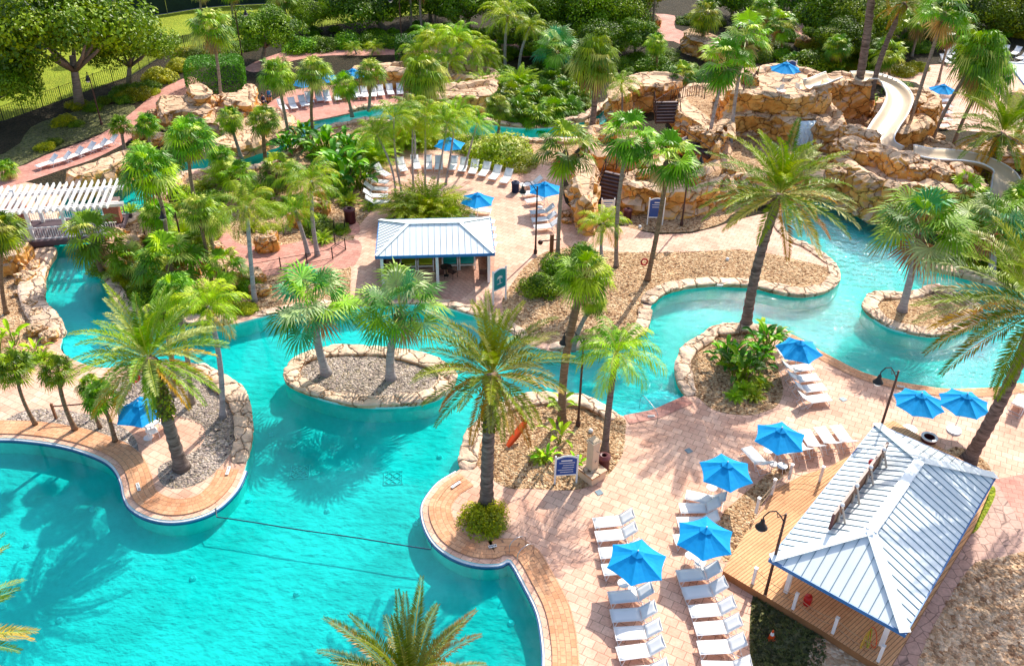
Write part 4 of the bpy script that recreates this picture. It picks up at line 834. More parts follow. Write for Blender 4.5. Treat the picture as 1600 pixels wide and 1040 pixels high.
# wooden posts with rail in the small palm bed
t = root('low_rail', G(92, 674)); p0 = G(92, 674); p1 = G(155, 667)
for q in (p0, p1): m = MB(); d = q-p0; m.box((d.x, d.y, 0.55), (0.12, 0.12, 1.1)); m.build('post', 'brown_wood', t)
m = MB(); m.tube([(0, 0, 0.9), ((p1-p0).x, (p1-p0).y, 0.9)], 0.04, 6); m.build('rail', 'dark_brown', t); tag(t, 'low brown wooden rail behind the three small palms', 'rail', full=True)
# wooden totem lamp by the bush
t = root('binoculars_stand', G(858, 392)); m = MB(); m.tube([(0, 0, 0), (0, 0, 1.5)], 0.16, 8); m.build('post', 'brown_wood', t); m = MB(); m.tube([(-0.8, 0, 0.9), (0.7, 0, 1.1)], 0.05, 6); m.sphere((-0.85, 0, 0.8), 0.2, 8); m.build('arm', 'dark_brown', t)
t.name = 'wooden_totem'; tag(t, 'short brown carved post with side arms behind the dark green bush', 'post', full=True)
# ------------------------------------------------------------------ fences
def fence(px, h, lab, mat='black_metal', sp=2.2, pick=0.13, thin=0.014, z=0.0, screen=None, name='metal_fence', post=0.035):
    P = [G(x, y, z) for x, y in px]; t = root(name, P[0]); o = P[0]; rails = [MB(), MB()]; pk = MB(); 
    pts = resample(P, sp)
    if (pts[-1]-P[-1]).length > 0.6: pts.append(P[-1])
    for i, q in enumerate(pts):
        q = q-o
        if i < 100: m = MB(); m.box((q.x, q.y, h/2), (post*2, post*2, h+0.08)); m.build('post', mat, t)
        if i:
            a = pts[i-1]-o; d = q-a
            for zz, rl_ in ((0.12, rails[0]), (h-0.08, rails[1])): rl_.tube([a+Vector((0, 0, zz)), q+Vector((0, 0, zz))], 0.022, 5, False)
            n = max(1, int(d.length/pick))
            if screen: pk.quad(a+Vector((0, 0, 0.05)), q+Vector((0, 0, 0.05)), q+Vector((0, 0, h)), a+Vector((0, 0, h)))
            else:
                for k in range(1, n):
                    c = a+d*k/n; pk.box((c.x, c.y, h/2), (thin, thin, h-0.15), math.atan2(d.y, d.x))
    [r_.build('rail', mat, t) for r_ in rails]; pk.build('screen' if screen else 'pickets', screen or mat, t)
    tag(t, lab, 'fence', full=True)
fence([(-60,240),(0,212),(110,170),(150,152),(190,140),(230,112),(262,94),(330,82),(400,70),(480,52),(560,38),(640,28),(700,28),(740,20),(860,4)], 1.6, 'black picket fence along the edge of the lawn', thin=0.03, pick=0.22)
fence([(20,112),(60,100),(110,78),(180,50),(215,44),(300,28),(350,22),(450,15),(600,5),(700,-2)], 3.0, 'tall fence with dark green screen across the lawn', 'steel', 4.5, screen='screen_green', name='screened_fence')
fence([(296,162),(315,168),(340,180),(378,196)], 1.1, 'dark brown ramp railing by the rounded rocks', 'dark_brown', 2.0, 0.22, 0.03)
fence([(385,306),(398,292),(425,287),(436,292)], 1.1, 'dark brown railing on the inner garden path', 'dark_brown', 2.0, 0.2, 0.03)
fence([(395,440),(440,430),(490,420),(536,408),(537,392),(520,390)], 0.95, 'thin metal guard rail along the pink garden path', 'black_metal', 1.9, 3, 0.01, name='guard_rail')
fence([(440,378),(490,372),(535,368)], 0.95, 'thin metal guard rail on the upper side of the pink path', 'black_metal', 1.9, 3, 0.01, name='guard_rail')
fence([(1012,168),(1040,150),(1075,142),(1090,146)], 1.1, 'dark brown railing at the top of the rock stairs', 'dark_brown', 1.6, 0.24, 0.04, z=3.4)
fence([(1150,136),(1165,124),(1172,112)], 1.1, 'dark brown railing on the left of the top platform', 'dark_brown', 1.6, 0.24, 0.04, z=5.6)
fence([(955,262),(965,248),(990,250)], 1.1, 'dark brown railing at the lower stair landing', 'dark_brown', 1.6, 0.24, 0.04, z=2.4)
# ------------------------------------------------------------------ hip roofs with standing seams
def hip_roof(t, Lx, Wy, ze, zr, rl, trim='trim_blue', seam=0.42, capw=0.16, seammat='seam_dark'):
    a, b, r = Lx/2, Wy/2, rl/2; A, B, Cc, D = (-a, -b, ze), (a, -b, ze), (a, b, ze), (-a, b, ze); E_, F_ = (-r, 0, zr), (r, 0, zr)
    m = MB(); m.quad(A, B, F_, E_); m.quad(Cc, D, E_, F_); m.quad(B, Cc, F_); m.quad(D, A, E_)
    m.quad(D, Cc, B, A); rf = m.build('roof', 'roof_metal', t)
    s = MB()
    def line(p, q, up, w_=0.022, hh=0.035):
        p, q = Vector(p), Vector(q); d = (q-p); l = d.length
        if l < 0.15: return
        x = d.normalized(); y = up.cross(x).normalized(); mt = Matrix((x, y, x.cross(y))).transposed(); s.box((p+q)/2+up*hh/2, (l, w_, hh), mat=mt)
    for sgn in (-1, 1):
        n = Vector((0, sgn*(zr-ze), b)).normalized(); k = -a+seam*0.6
        while k < a-0.05:
            if k < -r: yt = sgn*b*(1-(k+a)/(a-r)); 
            elif k > r: yt = sgn*b*(1-(a-k)/(a-r))
            else: yt = 0
            zt = ze+(zr-ze)*(1-abs(yt)/b); line((k, sgn*b, ze), (k, yt, zt), n); k += seam
        n = Vector((sgn*(zr-ze), 0, a-r)).normalized(); k = -b+seam*0.6
        while k < b-0.05:
            f = 1-abs(k)/b; line((sgn*a, k, ze), (sgn*(a-(a-r)*f), k, ze+(zr-ze)*f), n); k += seam
    s.build('standing_seams', seammat, rf)
    c = MB()
    def cap(p, q):
        p, q = Vector(p), Vector(q); d = q-p; x = d.normalized(); y = Vector((-x.y, x.x, 0)).normalized(); mt = Matrix((x, y, x.cross(y))).transposed()
        c.box((p+q)/2+Vector((0, 0, 0.045)), (d.length, capw*2, 0.03), mat=mt)
    cap(E_, F_)
    for p, q in ((A, E_), (D, E_), (B, F_), (Cc, F_)): cap(p, q)
    c.build('ridge_cap', 'roof_metal', rf)
    f = MB()
    for cx, cy, dx, dy in ((0, -b-0.03, Lx+0.12, 0.06), (0, b+0.03, Lx+0.12, 0.06), (-a-0.03, 0, 0.06, Wy), (a+0.03, 0, 0.06, Wy)): f.box((cx, cy, ze-0.09), (dx, dy, 0.2))
    f.build('fascia', trim, rf); return rf
# ---- the open hut in the middle
t = root('pavilion', (-5.56, 56.3, 0), R(4.7)); hip_roof(t, 8.1, 5.35, 2.55, 3.6, 3.6, capw=0.14, seammat='seam_pale')
for x, y in ((-3.7, -2.3), (0.1, -2.3), (3.7, -2.3), (-3.7, 2.3), (3.7, 2.3)):
    m = MB(); m.box((x, y, 1.28), (0.2, 0.2, 2.5)); m.build('post', 'white_paint', t)
m = MB(); m.box((0, 2.2, 1.25), (7.3, 0.12, 2.4)); m.build('back_wall', 'brown_wood', t)
m = MB(); m.box((3.72, 0.1, 0.55), (0.08, 4.2, 1.0)); m.build('side_panel', 'dark_brown', t)
m = MB(); m.box((-3.72, 0.1, 1.2), (0.08, 4.2, 2.3)); m.build('side_panel', 'dark_brown', t); tag(t, 'open pavilion with pale metal hip roof and blue fascia in the middle of the paving', 'pavilion', full=True)
hm = Matrix.Translation((-5.56, 56.3, 0)) @ Matrix.Rotation(R(4.7), 4, 'Z')
hf = [hm @ Vector(p) for p in ((-4.0,-2.62,0),(4.0,-2.62,0),(4.0,2.6,0),(-4.0,2.6,0))]
def booth(lx, col, lab):
    t = root('draped_seat', hm @ Vector((lx, 0.2, 0)), R(4.7)); m = MB(); m.box((0, 0, 0.5), (0.95, 1.1, 0.12)); m.build('seat', col, t); m = MB(); m.box((0, 0.5, 0.95), (0.95, 0.1, 0.9)); m.build('backrest', col, t)
    for x in (-0.55, 0.55): m = MB(); m.box((x, -0.1, 0.5), (0.07, 1.3, 0.08)); m.box((x, -0.7, 0.45), (0.07, 0.07, 0.9)); m.box((x, 0.5, 0.7), (0.07, 0.07, 1.4)); m.build('arm', 'white_paint', t)
    m = MB(); m.box((0, -0.62, 0.36), (1.05, 0.05, 0.07)); m.build('rail', 'white_paint', t)
    tag(t, lab, 'seat', 'cushioned seats under the hut roof', full=True)
booth(-2.0, 'lime', 'left lime green seat under the hut roof'); booth(-0.75, 'lime', 'second lime green seat, left of the hut middle post'); booth(1.0, 'teal_fabric', 'teal seat just right of the hut middle post'); booth(2.25, 'teal_fabric', 'right teal seat under the hut roof')
for lx, ly, a, lab in ((0.25,-1.6,2.0,'dark chair left of the hut table'),(1.15,-1.5,0.9,'dark chair right of the hut table'),(3.3,-1.7,1.6,'dark chair by the right hut post'),(-3.1,-1.3,0.4,'dark chair by the left hut post')):
    p = hm @ Vector((lx, ly, 0)); o = dup(DC, tuple(p), a); tag(o, lab, 'chair', 'dark chairs under the hut roof', full=True)
t = root('bistro_table', hm @ Vector((0.7, -1.2, 0))); m = MB(); m.lathe([(0, 0.74), (0.42, 0.74), (0.42, 0.71), (0, 0.71)], n=20); m.build('table_top', 'black_metal', t); m = MB(); m.lathe([(0.04, 0.7), (0.04, 0.05), (0.25, 0), (0, 0)], n=10); m.build('pedestal', 'black_metal', t); tag(t, 'dark round table by the middle post of the hut', 'table', full=True)
t = root('bistro_table', hm @ Vector((-2.6, -0.9, 0))); m = MB(); m.lathe([(0, 0.74), (0.42, 0.74), (0.42, 0.71), (0, 0.71)], n=20); m.build('table_top', 'black_metal', t); m = MB(); m.lathe([(0.04, 0.7), (0.04, 0.05), (0.25, 0), (0, 0)], n=10); m.build('pedestal', 'black_metal', t); tag(t, 'dark round table at the left end of the hut', 'table', full=True)
# ---- poolside bar with big roof on the wooden deck
DZ = 0.42
dk = [G(x, y, DZ) for x, y in [(1140,882),(1158,848),(1180,812),(1200,782),(1217,752),(1262,728),(1300,716),(1338,694),(1366,652),(1400,640),(1540,715),(1556,738),(1532,800),(1465,918),(1403,1030),(1370,1014),(1290,966),(1215,924)]]
t = root('wooden_deck', (0, 0, 0)); m = MB(); tri = geometry.tessellate_polygon([[Vector((p.x, p.y, 0)) for p in dk]]); m.v = [tuple(p) for p in dk]
for a, b, c in tri:
    cr = (dk[b]-dk[a]).to_2d().cross((dk[c]-dk[a]).to_2d()); m.f.append((a, b, c) if cr > 0 else (a, c, b)); m.c.append(None)
m.build('deck_boards', 'wood_deck', t); m = MB()
for a, b in zip(dk, dk[1:]+dk[:1]): m.quad((a.x, a.y, 0), (b.x, b.y, 0), (b.x, b.y, DZ-0.003), (a.x, a.y, DZ-0.003))
m.build('deck_skirt', 'fascia_wood', t); tag(t, 'orange brown timber deck under and around the big metal roof', 'deck', full=True)
BC = Vector((17.5, 29.42, 0)); BA = R(50.2); bmx = Matrix.Translation(BC) @ Matrix.Rotation(BA, 4, 'Z')
t = root('pool_bar', BC, BA); hip_roof(t, 11.95, 5.9, 2.9, 4.25, 5.9, capw=0.24, seam=0.42, seammat='seam_dark')
for x in (-5.0, -1.7, 1.7, 5.0):
    for y in (-2.2, 2.2): m = MB(); m.box((x, y, (DZ+2.85)/2), (0.2, 0.2, 2.85-DZ)); m.build('post', 'white_paint', t)
m = MB(); m.box((0.6, 0, DZ+0.52), (6.5, 2.6, 1.04)); m.build('counter_base', 'dark_brown', t); m = MB(); m.box((0.6, 0, DZ+1.08), (6.9, 3.0, 0.07)); m.build('counter_top', 'fascia_wood', t)
m = MB(); m.box((1.2, 0, DZ+1.6), (3.6, 1.6, 1.0)); m.build('back_shelves', 'brown_wood', t)
tag(t, 'open bar with big pale blue standing seam metal roof on the timber deck', 'bar', full=True)
t = root('roof_sign', bmx @ Vector((-0.35, 1.45, 3.58)), BA); m = MB(); m.box((0, 0.1, 0.55), (6.1, 0.06, 0.85)); m.build('board', 'brown_wood', t)
m = MB(); m.box((0, 0.1, 1.0), (6.2, 0.12, 0.07)); m.box((0, 0.1, 0.1), (6.2, 0.1, 0.07)); m.box((-3.05, 0.1, 0.55), (0.08, 0.12, 0.95)); m.box((3.05, 0.1, 0.55), (0.08, 0.12, 0.95)); m.build('frame', 'maroon', t)
for x in (-2.4, -0.8, 0.8, 2.4):
    m = MB(); m.tube([(x, -0.02, 0.95), (x, -0.35, 0.05)], 0.05, 6); m.tube([(x, 0.02, 0.6), (x, 0.02, -0.15)], 0.05, 6); m.build('brace', 'pole_tan', t); m = MB(); m.sphere((x, 0.02, 1.1), 0.1, 8); m.build('lamp_cap', 'white_paint', t)
m = MB(); m.sphere((1.6, 0.22, 0.7), 0.16, 8); m.build('ornament', 'red_plastic', t)
tag(t, 'long brown wooden sign board propped upright on the big roof', 'sign', full=True)
# rope posts round the deck
RP = []
for x, y, lab in [(1251,938,'first from the left along the near deck edge'),(1314,974,'second from the left along the near deck edge'),(1386,1016,'at the bottom corner of the deck'),(1187,900,'at the left corner of the deck'),(1287,738,'at the top deck edge behind the loungers'),(1239,736,'left of another post behind the loungers'),(1213,760,'at the curve of the deck by the mulch wedge'),(1189,790,'by the lamp head above the mulch wedge')]:
    p = G(x, y, DZ); m = MB(); m.box((0, 0, 0.5), (0.13, 0.13, 1.0)); m.box((0, 0, 1.02), (0.16, 0.16, 0.05)); o = m.build('deck_post', 'white_paint', None, False, p, BA); tag(o, 'short white deck post '+lab, 'post', 'white posts of the deck rope rail', full=True); RP.append(p)
def rope(seq, z0, lab):
    m = MB()
    for a, b in zip(seq, seq[1:]): m.tube([a.lerp(b, k/8)+Vector((0, 0, z0-0.22*4*(k/8)*(1-k/8))) for k in range(9)], 0.014, 5)
    tag(m.build('rope', 'rope'), lab, 'rope', full=True)
for z0, q in ((0.9, 'upper'), (0.5, 'lower')):
    rope([RP[3], RP[0], RP[1], RP[2]], z0, q+' sagging rope along the near side of the deck'); rope([RP[7], RP[6], RP[5], RP[4], G(1345, 700, DZ)], z0, q+' sagging rope behind the deck loungers')
for i, (lx, col) in enumerate(((-5.55, 'yellow'), (-5.35, 'lime'), (-5.2, 'orange_plastic'))):
    p = bmx @ Vector((lx, -1.6-0.12*i, DZ)); m = MB(); rows = []
    for k in range(25):
        a = 2*math.pi*k/24; rows.append([(math.cos(a)*(0.42+0.02*math.cos(b)), 0.02*math.sin(b), 0.45+math.sin(a)*(0.42+0.02*math.cos(b))) for b in np.linspace(0, 2*math.pi, 6)[:-1]])
    m.grid(rows, True); o = m.build('hoop', col, None, True, p, BA+0.3*i); tag(o, ('yellow', 'lime', 'orange')[i]+' hoop leaning by the bar post under the eave', 'hoop', full=True)
p = bmx @ Vector((-5.0, 1.2, DZ)); m = MB(); m.lathe([(0.17, 0), (0.19, 0.3), (0.16, 0.5), (0, 0.5)], n=16); tag(m.build('barrel', 'red_plastic', None, True, p), 'red drum just under the left eave of the bar', 'drum', full=True)
# ---- pergola footbridge on the left
bd = [G(28, 400, 0.62), G(182, 384, 0.62)]; ux = (bd[1]-bd[0]); ang = math.atan2(ux.y, ux.x); u = ux.normalized(); vv_ = Vector((-u.y, u.x, 0))
o0 = (bd[0]+bd[1])/2; o0.z = 0; bl = ux.length
bmat = Matrix.Translation(o0) @ Matrix.Rotation(ang, 4, 'Z')
t = root('pergola_bridge', o0, ang); BW = 3.4; x0, x1 = -bl/2-6, bl/2+0.2
m = MB(); m.box(((x0+x1)/2, BW/2, 0.55), (x1-x0, BW, 0.12)); m.build('walkway', 'dark_purple', t)
m = MB()
for y in (0.02, BW-0.02): m.box(((x0+x1)/2, y-0.08 if y < 1 else y+0.08, 0.42), (x1-x0+0.4, 0.14, 0.42))
m.build('edge_beam', 'dark_purple', t)
PZ = 3.0
for y in (0.25, BW-0.25):
    for x in np.linspace(-bl/2+0.9, bl/2-1.2, 3): m = MB(); m.box((x, y, PZ/2+0.3), (0.22, 0.22, PZ-0.6)); m.box((x, y, 1.6), (0.3, 0.3, 0.1)); m.build('column', 'white_paint', t)
m = MB()
for y in (0.1, 0.4, BW-0.4, BW-0.1): m.box(((x0+x1)/2-0.2, y, PZ), (x1-x0+1.6, 0.07, 0.24))
m.build('beam', 'white_paint', t)
nx = int((x1-x0+1.2)/0.46)
for k in range(nx):
    x = x1-0.35-k*0.46; m = MB()
    m.quad((x-0.045, -0.75, PZ+0.2), (x+0.045, -0.75, PZ+0.2), (x+0.045, -0.75, PZ+0.32), (x-0.045, -0.75, PZ+0.32))
    m.box((x, BW/2, PZ+0.25), (0.10, BW+1.4, 0.24)); m.tube([(x, -0.7, PZ+0.25), (x, -0.85, PZ+0.33)], 0.06, 5); m.build('rafter', 'white_paint', t)
for y in (0.12, BW-0.12):
    m = MB()
    for z in (0.72, 1.62): m.box((0, y, z), (bl, 0.06, 0.07))
    k = -bl/2
    while k < bl/2: m.box((k, y, 1.17), (0.035, 0.03, 0.9)); k += 0.17
    m.build('balustrade', 'white_paint', t)
tag(t, 'white pergola over a footbridge crossing the left channel', 'pergola', full=True)
for lx, ly, lab in ((bl/2-0.7, BW-1.0, 'red brick pier with pale cap right of the pergola'), (-bl/2-0.6, BW-0.3, 'red brick pier with pale cap under the pergola left part')):
    p = bmat @ Vector((lx, ly, 0)); t = root('brick_pier', p, ang); m = MB(); m.box((0, 0, 1.1), (1.1, 0.8, 2.2)); m.build('shaft', 'red_brick', t); m = MB(); m.box((0, 0, 2.28), (1.35, 1.05, 0.18)); m.build('cap', 'pink_render', t); m = MB(); m.box((0, 0, 0.3), (1.3, 1.0, 0.62)); m.build('footing', 'pink_render', t); tag(t, lab, 'pier', full=True)
    m = MB(); m.lathe([(0.2, 2.37), (0.16, 3.5), (0, 3.5)], n=12); m.build('column', 'white_paint', t)
p = bmat @ Vector((-bl/2-0.9, -0.4, 0)); m = MB(); m.box((0, 0, 0.5), (1.3, 0.9, 1.0)); tag(m.build('end_block', 'pink_render', None, False, p, ang), 'pinkish rendered block at the left end of the footbridge', 'block', full=True)
fence([(188,388),(200,386),(222,382)], 1.0, 'thin metal railing right of the pergola bridge', 'dark_brown', 2.0, 0.22, 0.02, z=0.5)
fence([(190,352),(224,344),(232,338)], 1.0, 'dark metal railing by the river right of the brick pier', 'black_metal', 2.0, 0.2, 0.02, z=0.3)
# ---- stairs
def stairs(name, a, b, w_, n, lab, rails_=True):
    d = b-a; h = Vector((d.x, d.y, 0)); ang = math.atan2(h.y, h.x); t = root(name, a, ang); run = h.length/n; rise = d.z/n
    m = MB(); q = MB()
    for k in range(n): m.box(((k+0.5)*run, 0, (k+1)*rise-0.03), (run+0.03, w_, 0.06)); q.box((k*run+0.03, 0, (k+0.5)*rise-0.03), (0.04, w_-0.05, rise))
    m.build('treads', 'pole_tan' if not rails_ else 'dark_purple', t); q.build('risers', 'dark_brown', t)
    for y in (-w_/2-0.04, w_/2+0.04):
        m = MB(); m.quad((0, y-0.03, -0.1), (h.length, y-0.03, d.z-0.3), (h.length, y-0.03, d.z+0.1), (0, y-0.03, 0.2)); m.quad((0, y+0.03, -0.1), (h.length, y+0.03, d.z-0.3), (h.length, y+0.03, d.z+0.1), (0, y+0.03, 0.2)); m.build('stringer', 'dark_brown', t)
        m = MB(); m.tube([(0, y, 0), (0, y, 1.0), (h.length, y, d.z+1.0), (h.length, y, d.z)], 0.045, 6); m.build('handrail', 'dark_brown', t)
    tag(t, lab, 'stairs', full=True)
stairs('stairs', G(937, 322, 0.05), G(956, 266, 2.3), 1.9, 10, 'lower flight of dark wooden stairs between pale rock walls')
stairs('stairs', G(1108, 236, 2.25), G(1062, 206, 3.0), 1.5, 5, 'middle flight of dark stairs beside the curved block wall')
stairs('stairs', G(1034, 186, 2.4), G(1030, 152, 3.9), 2.2, 7, 'upper flight of dark stairs under the brown railing')
m = MB(); q_ = [G(x, y, 2.36) for x, y in ((948,262),(985,262),(1000,240),(1040,232),(1058,212),(1096,238),(1080,262),(1020,272),(990,276),(950,270))]
# ---- water slides
def flume(pts, w_, lab):
    P = smooth2d([G(x, y, z) for x, y, z in pts], 6, False); n = len(P); Nn = normals2([Vector((p.x, p.y, 0)) for p in P]); t = root('water_slide', P[0]); m = MB(); e = MB(); rows = []; o = P[0]; l1 = []; l2 = []
    for p, q in zip(P, Nn):
        row = []
        for a in np.linspace(-1, 1, 11): row.append(p+q*(a*w_/2)+Vector((0, 0, 0.55*abs(a)**3))-o)
        rows.append(row); l1.append(row[0]); l2.append(row[-1])
    m.grid(rows); ob_ = m.build('channel', 'flume', t, True); md = ob_.modifiers.new('t', 'SOLIDIFY'); md.thickness = 0.06
    for l in (l1, l2): e = MB(); e.tube(l, 0.07, 7); e.build('rim', 'white_paint', t, True)
    tag(t, lab, 'water slide', full=True)
flume([(1330,112,5.4),(1352,112,5.1),(1378,122,4.7),(1393,142,4.2),(1386,166,3.8),(1372,188,3.4),(1364,206,3.1),(1372,218,2.9),(1392,228,2.7)], 2.3, 'upper beige slide channel bending down between rocks')
flume([(1422,228,3.9),(1450,232,3.7),(1485,233,3.4),(1520,238,3.0),(1548,250,2.5),(1562,268,1.9),(1562,292,1.1),(1554,312,0.4)], 2.3, 'lower beige slide channel curving down at the right edge')
flume([(1290,112,5.75),(1276,118,5.7),(1262,124,5.7),(1250,126,5.7)], 1.8, 'short beige slide start beside the platform umbrella')
# ---- corner building top right
p = G(1610, 130); t = root('white_building', p, R(-12)); m = MB(); m.box((2, 2, 1.2), (7, 5, 2.4)); m.build('wall', 'white_paint', t); hip_roof(t, 9.5, 7, 2.5, 3.6, 2.5, seammat='roof_metal'); t.location = G(1640, 132); tag(t, 'white hip roofed kiosk at the top right edge', 'kiosk', full=True)
m = MB(); m.box((0, 0, 1.3), (7, 4, 2.6)); m.build('body', 'white_paint', None) if False else None
p = G(250, -4); t = root('parked_van', p, R(5)); m = MB(); m.box((0, 0, 1.1), (5.2, 2.0, 1.6)); m.box((-0.3, 0, 2.0), (4.4, 1.8, 0.5)); m.build('body', 'white_paint', t); m = MB(); m.box((0, -1.02, 1.7), (4.2, 0.03, 0.5)); m.build('window', 'black_metal', t)
for x in (-1.7, 1.7):
    for y in (-0.9, 0.9): m = MB(); m.tube([(x, y-0.12, 0.36), (x, y+0.12, 0.36)], 0.36, 14); m.build('wheel', 'black_metal', t)
tag(t, 'white van far away beyond the lawn, cut by the top edge', 'van', full=True)
# ---- two seated people by the far terrace
def person(loc, rz, shirt, lab):
    J = dict(pel=(0,0,0.48), che=(0.02,0,0.85), nek=(0.04,0,1.02), hed=(0.06,0,1.18), hL=(0.42,0.12,0.46), fL=(0.5,0.13,0.08), tL=(0.68,0.13,0.05), hR=(0.42,-0.12,0.46), fR=(0.52,-0.14,0.08), tR=(0.68,-0.14,0.05), sL=(0.02,0.18,0.95), eL=(0.1,0.27,0.7), wL=(0.3,0.2,0.58), sR=(0.02,-0.18,0.95), eR=(0.1,-0.27,0.7), wR=(0.3,-0.2,0.58), mL=(0.38,0.18,0.57), mR=(0.38,-0.18,0.57))
    E = [('pel','che'),('che','nek'),('nek','hed'),('pel','hL'),('hL','fL'),('fL','tL'),('pel','hR'),('hR','fR'),('fR','tR'),('che','sL'),('sL','eL'),('eL','wL'),('wL','mL'),('che','sR'),('sR','eR'),('eR','wR'),('wR','mR')]
    rad = dict(pel=0.15, che=0.15, nek=0.055, hed=0.10, hL=0.075, hR=0.075, fL=0.05, fR=0.05, tL=0.035, tR=0.035, sL=0.06, sR=0.06, eL=0.045, eR=0.045, wL=0.032, wR=0.032, mL=0.035, mR=0.035)
    ks = list(J); me = bpy.data.meshes.new('person'); me.from_pydata([J[k] for k in ks], [(ks.index(a), ks.index(b)) for a, b in E], []); me.materials.append(M['skin'])
    o = ob('person', me, None, loc, rz); sk = o.modifiers.new('skin', 'SKIN'); 
    for i, k in enumerate(ks): me.skin_vertices[0].data[i].radius = (rad[k], rad[k])
    me.skin_vertices[0].data[0].use_root = True; sb = o.modifiers.new('sub', 'SUBSURF'); sb.levels = 2; sb.render_levels = 2
    m = MB(); m.lathe([(0.17, 0.5), (0.19, 0.8), (0.2, 0.93), (0.1, 1.0)], (0.02, 0, 0), 14); m.build('shirt', shirt, o, True)
    m = MB()
    for y in (-0.11, 0.11): m.tube([(0.0, y, 0.5), (0.4, y*1.1, 0.47), (0.45, y*1.15, 0.4)], [0.12, 0.095, 0.08], 8)
    m.build('shorts', 'navy', o, True); m = MB(); m.sphere((0.04, 0, 1.22), 0.115, 10); m.build('hair', 'hair', o, True)
    m = MB(); m.sphere((0.165, 0, 1.17), 0.02, 6); m.sphere((0.15, 0.04, 1.2), 0.014, 6); m.sphere((0.15, -0.04, 1.2), 0.014, 6); m.build('face', 'skin', o, True)
    tag(o, lab, 'person', full=True)
for x, y, rz, sh, lab in ((402,176,-0.9,'navy','person in dark clothes sitting on a rock behind the palm'),(411,167,-1.2,'cloth_blue','person in a blue top sitting left of the far loungers')):
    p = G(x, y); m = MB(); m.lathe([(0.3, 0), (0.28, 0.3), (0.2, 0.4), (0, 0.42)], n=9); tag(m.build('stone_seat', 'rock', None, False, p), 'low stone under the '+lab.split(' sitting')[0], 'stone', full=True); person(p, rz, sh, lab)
# ------------------------------------------------------------------ plants: shared crown meshes
PAL = dict(
 date=[(0.15,0.24,0.04),(0.20,0.30,0.05),(0.10,0.17,0.035),(0.26,0.32,0.07),(0.30,0.32,0.13)],
 dated=[(0.09,0.14,0.03),(0.13,0.18,0.04),(0.06,0.10,0.025),(0.34,0.27,0.12),(0.16,0.20,0.07)],
 dry=[(0.52,0.38,0.12),(0.44,0.27,0.10),(0.6,0.5,0.2)],
 queen=[(0.24,0.40,0.03),(0.32,0.48,0.035),(0.14,0.27,0.03),(0.42,0.52,0.05)],
 fan=[(0.20,0.36,0.035),(0.13,0.26,0.03),(0.34,0.46,0.07),(0.08,0.17,0.025),(0.52,0.56,0.2)],
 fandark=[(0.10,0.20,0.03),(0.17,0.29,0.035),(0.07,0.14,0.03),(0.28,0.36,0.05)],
 silver=[(0.18,0.36,0.08),(0.12,0.32,0.17),(0.32,0.45,0.14),(0.22,0.40,0.05),(0.08,0.20,0.06),(0.40,0.48,0.26)],
 tree=[(0.08,0.15,0.02),(0.13,0.22,0.025),(0.22,0.31,0.035),(0.04,0.075,0.015)],
 shrub=[(0.10,0.22,0.02),(0.17,0.33,0.03),(0.25,0.41,0.03),(0.05,0.12,0.02)],
 olive=[(0.38,0.40,0.03),(0.27,0.32,0.025),(0.48,0.47,0.05),(0.15,0.19,0.02)],
 light=[(0.38,0.46,0.08),(0.5,0.55,0.18),(0.26,0.37,0.05),(0.62,0.63,0.3),(0.13,0.22,0.03)],
 paddle=[(0.08,0.22,0.025),(0.13,0.32,0.03),(0.22,0.42,0.04),(0.04,0.12,0.02)],
 banana=[(0.28,0.52,0.03),(0.38,0.6,0.05),(0.18,0.38,0.03)])
def jit(rs, c, k=0.18):
    f = 1+rs.uniform(-k, k); return tuple(min(1, x*f) for x in c)
